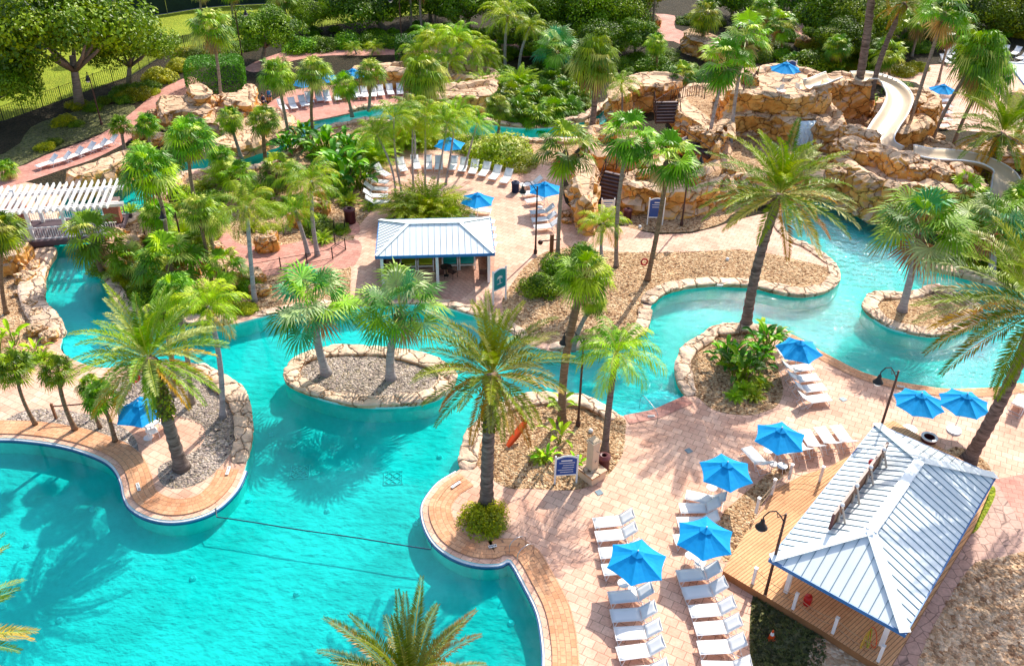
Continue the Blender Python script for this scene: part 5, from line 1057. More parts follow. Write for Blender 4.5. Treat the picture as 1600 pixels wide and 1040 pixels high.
def feather(seed, nf, Lr, ll, lw, nst, pal, e0=82, e1=-25, droop=60, ldroop=0.35, vup=0.35, r0=0.12, dry=0.05, stem=0.03, mb=None, origin=(0, 0, 0), azr=None, dryp=None):
    rs = random.Random(seed); mb = mb or MB(); O = Vector(origin)
    for i in range(nf):
        az = i*2.39996+rs.uniform(-0.25, 0.25) if azr is None else rs.uniform(*azr)
        f = (i+0.5)/nf; e = R(e0+(e1-e0)*f**0.85+rs.uniform(-7, 7)); L_ = Lr*rs.uniform(0.82, 1.08)*(0.85+0.15*math.sin(f*3.1))
        dr = R(droop)*rs.uniform(0.75, 1.25)*(1.0-0.35*f); col = pal[rs.randrange(len(pal))]
        if f > 0.8 and rs.random() < dry*6: col = PAL['dry'][rs.randrange(3)]
        ch = Vector((math.cos(az), math.sin(az), 0)); side = Vector((-ch.y, ch.x, 0)); twist = rs.uniform(-0.5, 0.5)
        P = []; p = O+ch*r0*math.cos(e)+Vector((0, 0, r0*math.sin(e))); n = nst
        for k in range(n+1):
            s = k/n; a = e-dr*s**1.6; t = ch*math.cos(a)+Vector((0, 0, math.sin(a))); P.append((p.copy(), t)); p = p+t*(L_/n)
        up_prev = None
        for k in range(n):
            (a, t), (b, _) = P[k], P[k+1]; w_ = stem*(1-0.8*k/n); nn = side.cross(t)
            mb.quad(a-side*w_, b-side*w_*0.9, b+side*w_*0.9, a+side*w_, col=jit(rs, (0.30, 0.32, 0.10), 0.1))
        for k in range(2, 2*n+1):
            s = k/(2*n); i0 = min(int(s*n), n-1); fr = s*n-i0; a = P[i0][0].lerp(P[i0+1][0], fr); t = P[i0][1]; nn = side.cross(t)*-1
            if nn.z < 0: nn = -nn
            prof = min(1, (s-0.05)*4)*(1-0.72*s**3); l_ = ll*prof*rs.uniform(0.85, 1.1)
            for sg in (-1, 1):
                d = (side*sg*0.85+t*(0.45+0.5*s)+nn*(vup+rs.uniform(-0.25, 0.25))).normalized(); q = a+d*l_*0.5; tip = a+d*l_; tip.z -= ldroop*l_*rs.uniform(0.6, 1.3); q.z -= ldroop*l_*0.2
                c = jit(rs, col); wv = t*lw*0.5
                mb.quad(a, q-wv, tip, q+wv, col=c)
    return mb
def fans(seed, nl, Rl, pet, pal, e0=80, e1=-35, K=20, spread=140, tipdroop=0.3, dead=0.0, mb=None, origin=(0, 0, 0), wide=1.0):
    rs = random.Random(seed); mb = mb or MB(); O = Vector(origin)
    for i in range(nl):
        az = i*2.39996+rs.uniform(-0.3, 0.3); f = (i+0.5)/nl; e = R(e0+(e1-e0)*f**0.9+rs.uniform(-9, 9)); isd = f > 1-dead
        if isd: e = R(rs.uniform(-85, -60))
        pl = pet*rs.uniform(0.8, 1.15)*(0.55 if isd else 1); ch = Vector((math.cos(az), math.sin(az), 0)); t0 = ch*math.cos(e)+Vector((0, 0, math.sin(e)))
        side = Vector((-ch.y, ch.x, 0)); e2 = e-R(rs.uniform(10, 35)); t = ch*math.cos(e2)+Vector((0, 0, math.sin(e2))); side = (side+Vector((0, 0, rs.uniform(-0.35, 0.35)))).normalized()
        hub = O+t0*pl; nn = side.cross(t).normalized()
        if nn.z < 0: nn = -nn
        col = pal[rs.randrange(len(pal))]; 
        if isd: col = (0.36+rs.uniform(-.08, .1), 0.26, 0.15)
        mb.quad(O-side*0.025, hub-side*0.018, hub+side*0.018, O+side*0.025, col=(0.34, 0.36, 0.12) if not isd else (0.3, 0.22, 0.14))
        R_ = Rl*rs.uniform(0.85, 1.1); cup = rs.uniform(0.12, 0.4)
        for k in range(K):
            a = R(-spread+2*spread*(k+0.5)/K); d = (t*math.cos(a)+side*math.sin(a)); r_ = R_*(0.72+0.28*math.cos(a*0.6))*rs.uniform(0.9, 1.05)
            wd = R(spread/K)*r_*0.5*1.12*wide; pd = (side*math.cos(a)-t*math.sin(a)); zig = nn*(0.035 if k % 2 else -0.035)*R_
            m_ = hub+d*r_*0.55+nn*cup*r_*0.25+zig; tip = hub+d*r_+nn*cup*r_*0.3; tip.z -= tipdroop*r_*rs.uniform(0.5, 1.5)
            c = jit(rs, col, 0.22); mb.quad(hub, m_-pd*wd, tip, m_+pd*wd, col=c)
    return mb
def cloud(seed, clumps, nleaf, size, pal, rad=(1, 1, 1), crad=0.33, hollow=0.55, mb=None, flat=0.0, cmin=-0.25, shell=0.5, asp=0.5, jz=1.0):
    rs = random.Random(seed); mb = mb or MB()
    for c in range(clumps):
        while True:
            d = Vector((rs.gauss(0, 1), rs.gauss(0, 1), rs.gauss(0, 1))); d.normalize()
            if d.z > cmin: break
        rr = rs.uniform(hollow, 1.0)**0.6*(1-crad*0.5); cc = Vector((d.x*rad[0], d.y*rad[1], d.z*rad[2]))*rr; cr = crad*rs.uniform(0.6, 1.25); pc = jit(rs, pal[rs.randrange(len(pal))], 0.1)
        for k in range(nleaf):
            v = Vector((rs.gauss(0, 1), rs.gauss(0, 1), rs.gauss(0, 1)*0.9)); v.normalize(); p = cc+Vector((v.x*rad[0], v.y*rad[1], v.z*rad[2]*jz))*cr*(rs.uniform(shell, 1.0)**0.5)
            n = (v+Vector((rs.uniform(-.8, .8), rs.uniform(-.8, .8), rs.uniform(-.3, .9)))).normalized(); a = n.cross(Vector((rs.uniform(-1, 1), rs.uniform(-1, 1), rs.uniform(-1, 1)))).normalized(); b = n.cross(a); s = size*rs.uniform(0.6, 1.3)
            mb.quad(p-a*s, p+b*s*asp+n*s*0.15, p+a*s, p-b*s*asp+n*s*0.15, col=jit(rs, pc if rs.random() < 0.75 else pal[rs.randrange(len(pal))], 0.2))
    return mb
def paddles(seed, n, Ls, Lf, W, pal, e0=88, e1=35, mb=None, spread=0.3, split=False):
    rs = random.Random(seed); mb = mb or MB()
    for i in range(n):
        az = i*2.39996+rs.uniform(-.4, .4); f = (i+0.5)/n; e = R(e0+(e1-e0)*f+rs.uniform(-6, 6)); ch = Vector((math.cos(az), math.sin(az), 0)); side = Vector((-ch.y, ch.x, 0))
        O = Vector((rs.uniform(-spread, spread), rs.uniform(-spread, spread), 0)); t = ch*math.cos(e)+Vector((0, 0, math.sin(e))); sl_ = Ls*rs.uniform(0.6, 1.1); p = O+t*sl_
        mb.quad(O-side*0.04, p-side*0.03, p+side*0.03, O+side*0.04, col=(0.16, 0.24, 0.06)); mb.quad(O-ch*0.04, p-ch*0.03, p+ch*0.03, O+ch*0.04, col=(0.16, 0.24, 0.06))
        col = pal[rs.randrange(len(pal))]; l_ = Lf*rs.uniform(0.75, 1.1); a = e; K = 7; prev = None; tw = rs.uniform(-0.5, 0.5); sd = (side+Vector((0, 0, tw))).normalized()
        for k in range(K+1):
            s = k/K; w_ = W*math.sin(math.pi*(0.06+0.9*s))**0.7*(1 if k < K else 0.1); nn = sd.cross(t); nn = nn if nn.z > 0 else -nn
            row = (p-sd*w_+nn*w_*0.35, p.copy(), p+sd*w_+nn*w_*0.35)
            if prev: c = jit(rs, col, 0.1); mb.quad(prev[0], prev[1], row[1], row[0], col=c); mb.quad(prev[1], prev[2], row[2], row[1], col=jit(rs, c, 0.12))
            prev = row; a -= R(70)*rs.uniform(0.5, 1.2)/K*(1+s); t = ch*math.cos(a)+Vector((0, 0, math.sin(a))); p = p+t*l_/K
    return mb
def box_hedge(seed, n, size, pal, d):
    rs = random.Random(seed); mb = MB()
    x, y, z = (k/2 for k in d)
    for k in range(n):
        f = rs.random(); q = [rs.uniform(-1, 1), rs.uniform(-1, 1), rs.uniform(-1, 1)]
        ax = 2 if f < 0.4 else rs.randrange(2); q[ax] = 1 if ax == 2 else rs.choice((-1, 1)); nv = Vector((0, 0, 0)); nv[ax] = q[ax]
        l4 = (abs(q[0])**6+abs(q[1])**6+abs(q[2])**6)**(1/6); p = Vector((q[0]*x, q[1]*y, q[2]*z))/l4; p *= rs.uniform(0.95, 1.02); p.z += z
        n_ = (nv+Vector((rs.uniform(-.9, .9), rs.uniform(-.9, .9), rs.uniform(-.9, .9)))).normalized(); a = n_.cross(Vector((rs.uniform(-1, 1), rs.uniform(-1, 1), rs.uniform(-1, 1)))).normalized(); b = n_.cross(a); s = size*rs.uniform(.6, 1.3)
        mb.quad(p-a*s, p+b*s*.5, p+a*s, p-b*s*.5, col=jit(rs, pal[rs.randrange(len(pal))], 0.2))
    return mb
CM = {}
def crown(key, fn):
    if key not in CM: CM[key] = fn().mesh('crown', 'leaf')
    return CM[key]
date_c = [crown('date%d' % i, lambda i=i: feather(10+i, 54, 3.5, 0.52, 0.07, 24, PAL['date'], 84, -30, 52, 0.2, 0.45, 0.2, 0.09)) for i in range(3)]
big_c = crown('dateb', lambda: feather(31, 54, 3.6, 0.5, 0.05, 34, PAL['dated'], 84, -30, 46, 0.2, 0.5, 0.2, 0.12))
queen_c = [crown('queen%d' % i, lambda i=i: feather(40+i, 22, 2.7, 0.75, 0.06, 17, PAL['queen'], 80, -12, 105, 0.75, 0.25, 0.1, 0.03)) for i in range(3)]
fan_c = [crown('fan%d' % i, lambda i=i: fans(50+i, 40, 0.95, 0.95, PAL['fan'], 85, -42, 20, 125, 0.42, 0.12)) for i in range(4)]
shag_c = [crown('shag%d' % i, lambda i=i: fans(60+i, 58, 1.0, 1.0, PAL['fan'], 85, -65, 22, 120, 0.75, 0.2)) for i in range(2)]
wash_c = [crown('wash%d' % i, lambda i=i: fans(70+i, 21, 1.25, 1.2, PAL['fan'], 80, -38, 20, 110, 0.32, 0.15, wide=1.2)) for i in range(3)]
sil_c = [crown('sil%d' % i, lambda i=i: fans(80+i, 25, 1.4, 1.4, PAL['silver'], 82, -32, 30, 130, 0.3, 0.08, wide=0.95)) for i in range(3)]
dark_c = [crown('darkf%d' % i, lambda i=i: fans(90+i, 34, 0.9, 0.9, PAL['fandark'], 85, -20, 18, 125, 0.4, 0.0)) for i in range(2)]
areca_c = [crown('areca%d' % i, lambda i=i: feather(100+i, 70, 2.6, 0.5, 0.07, 12, PAL['queen'], 88, 25, 85, 0.4, 0.3, 0.05, 0.0)) for i in range(2)]
oak_c = [crown('oak%d' % i, lambda i=i: cloud(110+i, 52, 420, 0.028, PAL['tree'], (1, 1, 0.72), 0.34, 0.35, asp=0.6)) for i in range(3)]
shr_c = [crown('shr%d' % i, lambda i=i: cloud(120+i, 34, 240, 0.05, PAL['shrub'], (1, 1, 0.8), 0.4, 0.3, cmin=-0.1)) for i in range(2)]
oli_c = [crown('oli%d' % i, lambda i=i: cloud(130+i, 34, 240, 0.05, PAL['olive'], (1, 1, 0.8), 0.4, 0.3, cmin=-0.1)) for i in range(2)]
lig_c = [crown('lig%d' % i, lambda i=i: cloud(140+i, 44, 260, 0.04, PAL['light'], (1, 1, 0.7), 0.36, 0.4, cmin=0.0)) for i in range(2)]
drk_c = [crown('drk%d' % i, lambda i=i: cloud(145+i, 40, 260, 0.045, PAL['tree'], (1, 1, 0.8), 0.38, 0.3, cmin=-0.1)) for i in range(2)]
bop_c = [crown('bop%d' % i, lambda i=i: paddles(150+i, 34, 1.5, 1.2, 0.17, PAL['paddle'], 88, 40, spread=0.5)) for i in range(2)]
ban_c = [crown('ban%d' % i, lambda i=i: paddles(160+i, 8, 1.3, 1.5, 0.2, PAL['banana'], 85, 40, spread=0.12)) for i in range(2)]
fern_c = crown('ferns', lambda: feather(170, 34, 0.9, 0.2, 0.05, 8, PAL['queen'], 70, 5, 70, 0.3, 0.3, 0.05, 0))
PR = random.Random(11)
def trunk_mesh(b, tp, r0, r1, mat, style):
    m = MB(); d = tp-b; n = max(10, int(d.length/0.28)); pts, rr = [], []; bend = Vector((-d.y*0.0+PR.uniform(-.3, .3), PR.uniform(-.2, .2), 0))*min(1, d.z/6)
    for k in range(n+1):
        s = k/n; p = Vector((d.x*s**1.4, d.y*s, d.z*s))+bend*math.sin(math.pi*s); base = 1+0.55*math.exp(-s*d.z/0.35)
        r = (r0+(r1-r0)*s)*base
        if style in ('ring', 'date'): r *= 1+(0.07 if style == 'date' else 0.03)*(1 if k % 2 else -1)
        pts.append(p); rr.append(r)
    m.tube(pts, rr, 12); return m
def palm(kind, bx, by, cx, cy, meshes, r0, r1, mat, lab, cat='palm', scale=1.0, style='ring', fern=False, skirt=None, z=0.0, grp=None, rpx=None, base_r=None, full=True, shaft=None):
    b = G(bx, by, z); tp = Vt(b, cx, cy)
    if tp.z < z+0.8: tp.z = z+0.8
    t = root(kind, b); m = trunk_mesh(b, tp, r0, r1, mat, style); m.build('trunk', mat, t, True)
    me = meshes[PR.randrange(len(meshes))] if isinstance(meshes, list) else meshes
    if rpx: scale = rpx*(tp.y*math.cos(PITCH)+(CAMH-tp.z)*math.sin(PITCH))/FPX/base_r
    c = ob('crown', me, t, tp-b, PR.uniform(0, 6.28)); c.scale = (scale,)*3
    d = tp-b
    if style == 'date' or skirt:
        mm = MB(); q = MB(); top = d.length; w_ = r1*(1.55 if style == 'date' else 1.7)
        k0 = 1-min(0.25, 0.9/max(d.z, 1)); pts = [Vector((d.x*s**1.4, d.y*s, d.z*s)) for s in (k0, k0+(1-k0)*0.35, k0+(1-k0)*0.7, 1.0)]
        mm.tube(pts, [r1*1.02, w_, w_*1.1, w_*0.5], 12)
        mm.build('leaf_bases', 'bark_brown', t, True)
    if fern:
        q = MB(); rs = random.Random(int(bx)); 
        for k in range(fern[2]):
            s = rs.uniform(fern[0], fern[1]); a = rs.uniform(0, 6.28); p = Vector((d.x*s**1.4, d.y*s, d.z*s)); o_ = Vector((math.cos(a), math.sin(a), 0)); rr = r1*1.35*rs.uniform(0.8, 1.5)
            p = p+o_*rr; n = (o_+Vector((rs.uniform(-.6, .6), rs.uniform(-.6, .6), rs.uniform(-.2, .9)))).normalized(); a_ = n.cross(Vector((rs.uniform(-1, 1), rs.uniform(-1, 1), rs.uniform(-1, 1)))).normalized(); b_ = n.cross(a_); sz = rs.uniform(0.05, 0.13)
            q.quad(p-a_*sz, p+b_*sz*.5, p+a_*sz, p-b_*sz*.5, col=jit(rs, rs.choice([(0.16,0.2,0.02),(0.26,0.28,0.03),(0.07,0.08,0.015),(0.12,0.09,0.04)])))
        q.build('fern_growth', 'leaf', t)
    if shaft:
        m = MB(); pts = [Vector((d.x*s**1.4, d.y*s, d.z*s)) for s in (max(0, 1-0.7/d.z), 0.999)]; m.tube(pts, [r1*1.5, r1*1.0], 10); m.build('crown_shaft', shaft, t, True)
    tag(t, lab, cat, grp, (cx, cy), full=full); return t
DK = dict(r0=0.34, r1=0.27, mat='bark_date', style='date')
palm('date_palm',290,745,233,575,date_c[0],**DK,lab='big date palm with fern-covered trunk on the pebble peninsula',rpx=118,base_r=3.3,fern=(0.5,0.97,2200))
palm('date_palm',768,790,771,585,date_c[1],**DK,lab='big date palm in the round brick cove with a hedge at its foot',rpx=122,base_r=3.3,fern=(0.62,0.97,1200))
palm('date_palm',1165,500,1212,292,date_c[2],**DK,lab='tall leaning date palm beside the paddle-leaved bed at the river',rpx=118,base_r=3.3)
palm('date_palm',1518,700,1622,462,date_c[0],**DK,lab='huge leaning date palm at the right edge behind the metal roof',rpx=175,base_r=3.3)
palm('date_palm',1528,275,1558,186,date_c[1],**DK,lab='date palm with mossy trunk in front of the lower slide',rpx=88,base_r=3.3,fern=(0.1,0.95,1500))
palm('date_palm',650,1480,655,1082,big_c,**DK,lab='nearest date palm with its crown rising from the bottom edge',rpx=158,base_r=3.5)
palm('date_palm',-150,1300,-128,1045,big_c,**DK,lab='date palm beyond the bottom left corner with two frond tips showing',rpx=188,base_r=3.5)
SK = dict(mat='bark_pale', style='ring', r0=0.26, r1=0.2)
palm('silver_palm',512,592,492,490,sil_c[0],**SK,lab='left silver fan palm on the oval pebble island',rpx=82,base_r=2.5,skirt=1)
palm('silver_palm',613,597,626,492,sil_c[1],**SK,lab='right silver fan palm on the oval pebble island',rpx=82,base_r=2.5,skirt=1)
palm('silver_palm',1408,468,1436,345,sil_c[2],**SK,lab='blue silver fan palm alone on the right island',rpx=86,base_r=2.5,skirt=1)
palm('silver_palm',1545,410,1545,330,sil_c[0],**SK,lab='silver fan palm on the bank behind the right island',rpx=66,base_r=2.5,skirt=1)
palm('silver_palm',857,118,857,78,sil_c[1],**SK,lab='pale bluish fan palm in the dark planting at the top middle',rpx=42,base_r=2.5,skirt=1)
def fp(bx, by, cx, cy, rp, lab, meshes=fan_c, r=0.13, mat='bark_grey', z=0.0, skirt=1, kind='fan_palm', br=1.85, style='ring'):
    palm(kind, bx, by, cx, cy, meshes, r*1.15, r, mat, lab, scale=1, rpx=rp, base_r=br, skirt=skirt, z=z, style=style)
fp(257,407,228,288,56,'round headed fan palm right of the pergola roof'); fp(300,330,287,232,48,'bright fan palm behind the pergola palms'); fp(190,262,180,216,24,'small drooping fan palm left of a twin by the rock wall',dark_c); fp(230,262,222,212,26,'small drooping fan palm right of its twin by the rock wall',dark_c)
fp(337,185,318,60,42,'tall fan palm in front of the clipped hedge block'); fp(370,260,350,200,28,'slim fan palm on the rock bank by the river bend'); fp(415,290,402,200,32,'fan palm rising from the inner garden by the river',r=0.15,mat='bark_brown'); fp(447,243,422,130,38,'fan palm left of the far lounger row')
fp(487,246,479,126,36,'fan palm with brown trunk between far loungers',mat='bark_brown'); fp(541,190,527,142,28,'short fan palm before the far loungers'); fp(567,180,567,122,30,'fan palm before the right far loungers'); fp(655,205,652,125,42,'shaggy fan palm right of the far loungers',shag_c)
fp(912,222,916,92,46,'large shaggy fan palm with latticed trunk at the river end',shag_c,0.24,'bark_date',style='date'); fp(868,396,876,232,46,'fan palm left of the rock stairs by the umbrella',wash_c); fp(960,412,973,210,46,'fan palm with tall trunk in front of the rock stairs',wash_c); fp(1009,432,1036,243,48,'fan palm with rough trunk before the orange rock wall',wash_c,0.15,'bark_brown')
fp(882,657,911,428,56,'big round sabal palm with thick trunk in the central bed',fan_c,0.2,'bark_brown'); fp(896,545,926,470,26,'small fan palm in the shade of the round sabal'); fp(1092,255,1121,92,46,'tall slim palm left of a pair before the rock tiers',wash_c,0.14,'bark_pale'); fp(1132,246,1152,52,40,'tall slim palm right of a pair before the rock tiers',wash_c,0.14,'bark_pale')
fp(1086,72,1088,18,34,'short fan palm by the top winding path'); fp(1188,60,1180,5,26,'far fan palm at the top middle right'); fp(160,447,142,388,46,'low wide fan palm leaning over the left channel',wash_c,0.16,'bark_brown')
fp(330,462,304,345,36,'left palm of a crossing pair above the rocky garden edge',fan_c,0.11,'bark_brown'); fp(342,448,322,352,38,'right palm of a crossing pair above the rocky garden edge'); fp(270,480,262,428,52,'low bushy fan palm behind the peninsula date palm',wash_c,0.16); fp(10,512,0,385,44,'palm on the left bank beside the pergola end',fan_c,0.12,'bark_brown')
fp(60,684,26,600,40,'leftmost of the small palms on the pebble strip',dark_c,0.09,'bark_brown'); fp(122,690,92,602,36,'second small palm from the left on the pebble strip',dark_c,0.11,'bark_brown'); fp(161,686,144,622,26,'short palm behind the right one on the pebble strip',fan_c,0.08,'bark_brown'); fp(185,706,160,640,38,'rightmost of the small palms on the pebble strip',dark_c,0.1,'bark_brown')
fp(275,632,252,505,34,'palm with slim trunk rising behind the peninsula date palm'); fp(303,644,272,470,38,'tall slim palm on the pebble peninsula near the rocks')
fp(5,300,12,308,20,'small fan plant at the left edge above the pergola',fan_c)
fp(1400,222,1462,0,44,'tall palm leaning right between the slides',wash_c,0.15,'bark_grey'); fp(1350,140,1400,-12,46,'leaning palm behind the upper slide bend',date_c,0.22,'bark_date',br=3.0,style='date',kind='date_palm',z=3.8)
fp(1328,130,1350,-60,60,'thick mossy palm trunk cut by the top edge',date_c,0.34,'bark_date',br=3.0,style='date',kind='date_palm',z=4.0)
fp(1442,225,1518,66,50,'broad dark palm over the top right loungers',shag_c,0.15); fp(1480,212,1530,96,48,'dark palm right of the broad one over the terrace',shag_c,0.15); fp(1412,72,1424,14,32,'palm in the dark grove at the top right',wash_c); fp(1455,110,1475,30,30,'pale palm behind the top right loungers',wash_c,0.12)
fp(1560,232,1602,150,44,'palm at the right edge above the slides',date_c,0.2,'bark_date',br=3.0,style='date',kind='date_palm')
fp(1600,330,1598,285,40,'green palm at the right edge below the slide',fan_c,0.2,'bark_brown')
for bx, by, cx, cy, rp, lab in [(300,60,297,-4,26,'far palm trunk cut by the top edge left of the hedge'),(355,52,348,-2,26,'far palm at the top edge before the screened fence'),(629,56,624,-20,30,'slim far palm at the top edge by the lamp'),(648,64,641,-25,34,'thick far palm at the top edge right of the lamp'),(668,48,664,-16,26,'far palm trunk at the top edge above the hedge'),(440,60,425,4,30,'low far palm beside the dark oak'),(1008,60,1012,-30,28,'palm trunk rising by the top path'),(170,90,160,-20,20,'far bare trunk at the top left')]:
    fp(bx, by, cx, cy, rp, lab)
def qp(bx, by, cx, cy, rp, lab, z=0.0, mat='bark_pale', r=0.13): palm('queen_palm', bx, by, cx, cy, queen_c, r*1.25, r, mat, lab, rpx=rp, base_r=2.1, shaft='bark_pale' if False else 'bark_brown', z=z)
qp(950,702,964,548,68,'queen palm with drooping fronds beside the river entry',mat='bark_date',r=0.15); qp(397,482,380,335,52,'queen palm with long drooping fronds in the inner garden'); qp(352,664,325,492,56,'queen palm with blue grey trunk on the peninsula rocks'); qp(493,408,480,292,48,'queen palm by the pink path, right of its twin'); qp(478,408,456,340,34,'low queen palm by the pink path, left of its twin')
qp(937,402,938,345,38,'small arching palm on the edge of the wide mulch bed',r=0.1); qp(778,106,780,25,42,'yellow green queen palm at the top middle'); qp(800,112,815,42,26,'smaller queen palm right of the yellow green one'); qp(960,190,820+140,128,28,'little palm on the rocks by the upper stairs',r=0.08); qp(545,92,540,84,14,'tiny palm beside the far path',r=0.05); qp(570,92,572,80,16,'small palm right of a tiny one by the far path',r=0.05); qp(1165,75,1160,50,24,'drooping palm behind the slim pair')
for bx, by, cx, cy, rp in [(612,312,580,216,34),(622,308,606,190,38),(640,298,636,205,34),(658,300,655,186,38),(676,306,690,196,34),(690,292,702,182,38),(640,262,630,172,30),(718,270,736,196,30)]:
    palm('slender_palm', bx, by, cx, cy, queen_c, 0.09, 0.07, 'bark_pale', 'slender palm of the clump', rpx=rp, base_r=2.1, grp='slender palms by the crescent of loungers', full=False)
for bx, by, cx, cy, rp in [(648,124,640,88,32),(675,128,672,70,36),(700,130,700,62,34),(722,130,728,80,36),(745,128,748,92,28),(690,140,688,100,30),(660,118,655,58,26)]:
    palm('slender_palm', bx, by, cx, cy, queen_c, 0.1, 0.08, 'bark_pale', 'arching palm of a dense clump', rpx=rp, base_r=2.1, grp='arching palms near the far rock wall', full=False)
for bx, by, cx, cy, rp, ms in [(245,395,240,352,34,fan_c),(205,455,200,425,34,wash_c),(235,470,236,440,36,fan_c),(300,455,298,400,34,fan_c),(352,470,350,432,34,wash_c),(262,330,256,268,30,fan_c),(345,300,338,262,28,fan_c),(425,320,428,280,30,wash_c),(215,300,212,256,26,fan_c),(370,330,366,290,30,wash_c),(1500,330,1498,290,38,wash_c),(1590,345,1586,300,40,fan_c),(1570,395,1572,356,40,wash_c),(1520,390,1520,365,34,fan_c),(1250,285,1248,240,26,wash_c),(1015,110,1012,64,24,fan_c),(770,210,768,168,26,fan_c),(1060,150,1056,110,22,wash_c),(1210,70,1206,30,26,wash_c),(1300,100,1296,60,26,fan_c),(1378,110,1374,70,26,wash_c)]:
    palm('fan_palm', bx, by, cx, cy, ms, 0.13, 0.11, 'bark_brown', 'medium fan palm in the mixed planting', rpx=rp, base_r=1.85, skirt=1, grp='fan palms in the mixed planting', full=False)
# ---- shrubs, clumps, trees
GD = {}
def plant(kind, x, y, wpx, meshes, lab, cat, br=1.0, hs=1.0, z=0.0, grp=None, full=True, trunk=None, lift=0.0):
    p = G(x, y, z); dist = p.y*math.cos(PITCH)+(CAMH-z)*math.sin(PITCH); s = wpx*dist/FPX/br; me = meshes[PR.randrange(len(meshes))] if isinstance(meshes, list) else meshes
    t = root(kind, p); c = ob('foliage', me, t, (0, 0, lift*s), PR.uniform(0, 6.28)); c.scale = (s, s, s*hs)
    if trunk:
        m = MB(); h = lift*s; r = trunk*s
        m.tube([(0, 0, -0.1), (0.03*s, 0, h*0.5), (0, 0.02*s, h)], [r*1.5, r, r*0.8], 10)
        for k in range(5):
            a = k*1.26+x; m.tube([(0, 0, h*0.6), (math.cos(a)*0.25*s, math.sin(a)*0.25*s, h*0.95), (math.cos(a)*0.55*s, math.sin(a)*0.55*s, h+0.25*s)], [r*0.6, r*0.4, r*0.15], 7)
        m.build('trunk', 'bark_grey', t, True)
    tag(t, lab, cat, grp, (x, y), full=full); return t
def tree(x, y, cx, cy, rp, lab, meshes=oak_c, hs=1.0):
    b = G(x, y); tp = Vt(b, cx, cy); s = rp*(tp.y*math.cos(PITCH)+(CAMH-tp.z)*math.sin(PITCH))/FPX; h = max(tp.z, 0.7*s); tp.z = h
    t = root('broadleaf_tree', b); s *= 1.2 if x < 500 else 1.5; me = meshes[PR.randrange(len(meshes))]; c = ob('crown', me, t, tp-b, PR.uniform(0, 6.28)); c.scale = (s, s, s*hs); d = tp-b
    m = MB(); m.tube([(0, 0, -0.1), d*0.35, d*0.7], [0.07*s, 0.05*s, 0.04*s], 10)
    for k in range(7): a = k*0.9+x; m.tube([d*0.5, d*0.75+Vector((math.cos(a)*0.3*s, math.sin(a)*0.3*s, 0)), d+Vector((math.cos(a)*0.65*s, math.sin(a)*0.65*s, 0.15*s))], [0.035*s, 0.022*s, 0.008*s], 7)
    m.build('trunk', 'bark_grey', t, True); tag(t, lab, 'tree', full=True)
tree(115,186,95,72,104,'largest dark oak at the top left by the black fence'); tree(190,150,192,92,58,'smaller oak right of the largest one at the top left'); tree(-30,210,-10,150,62,'oak cut by the left edge above the lawn'); tree(30,80,20,20,60,'dark oak in the top left corner'); tree(398,108,405,62,48,'dark rounded oak between the lamp and the clipped hedges')
tree(590,52,552,20,48,'dark tree at the top beside the tall lamp'); tree(720,52,716,8,42,'dark tree at the top middle'); tree(-60,120,-70,60,80,'oak beyond the top left edge'); tree(170,40,150,10,52,'oak behind the largest one at the top left'); tree(800,84,800,50,30,'small dark tree at the left of the top grove'); tree(845,96,845,66,28,'small dark tree above the palmetto planting'); tree(925,92,925,62,30,'small dark tree over the shaggy river palm'); tree(980,84,980,52,28,'small dark tree by the rock knob'); tree(1310,86,1308,50,34,'small dark tree between the mossy trunks'); tree(660,40,655,0,40,'dark tree at the top edge behind the slim palms'); tree(470,60,472,34,30,'dark tree right of the low far palm')
for x, y, cx, cy, rp, lab in [(820,62,820,14,42,'first dark tree of the grove at the top middle'),(862,66,868,22,44,'dark tree behind the pale bluish fan palm'),(905,62,905,8,46,'dark tree above the shaggy palm by the river'),(955,66,945,18,38,'dark tree just left of the top path bins'),(985,30,985,-10,36,'dark tree at the top edge over the path'),(1290,60,1292,8,44,'dark tree left of the mossy palm trunk'),(1345,70,1330,22,42,'dark tree behind the mossy palm trunk'),(1400,40,1400,-6,46,'dark tree at the top edge right of the mossy trunk'),(1530,32,1530,4,40,'dark tree behind the top right loungers'),(1590,28,1592,-6,44,'dark tree in the top right corner'),(1478,36,1470,-8,46,'dark tree at the top edge over the loungers'),(1240,12,1235,-12,38,'dark tree at the top edge by the curved path'),(1130,20,1130,-12,34,'dark tree at the top edge behind the palms')]: tree(x, y, cx, cy, rp, lab)
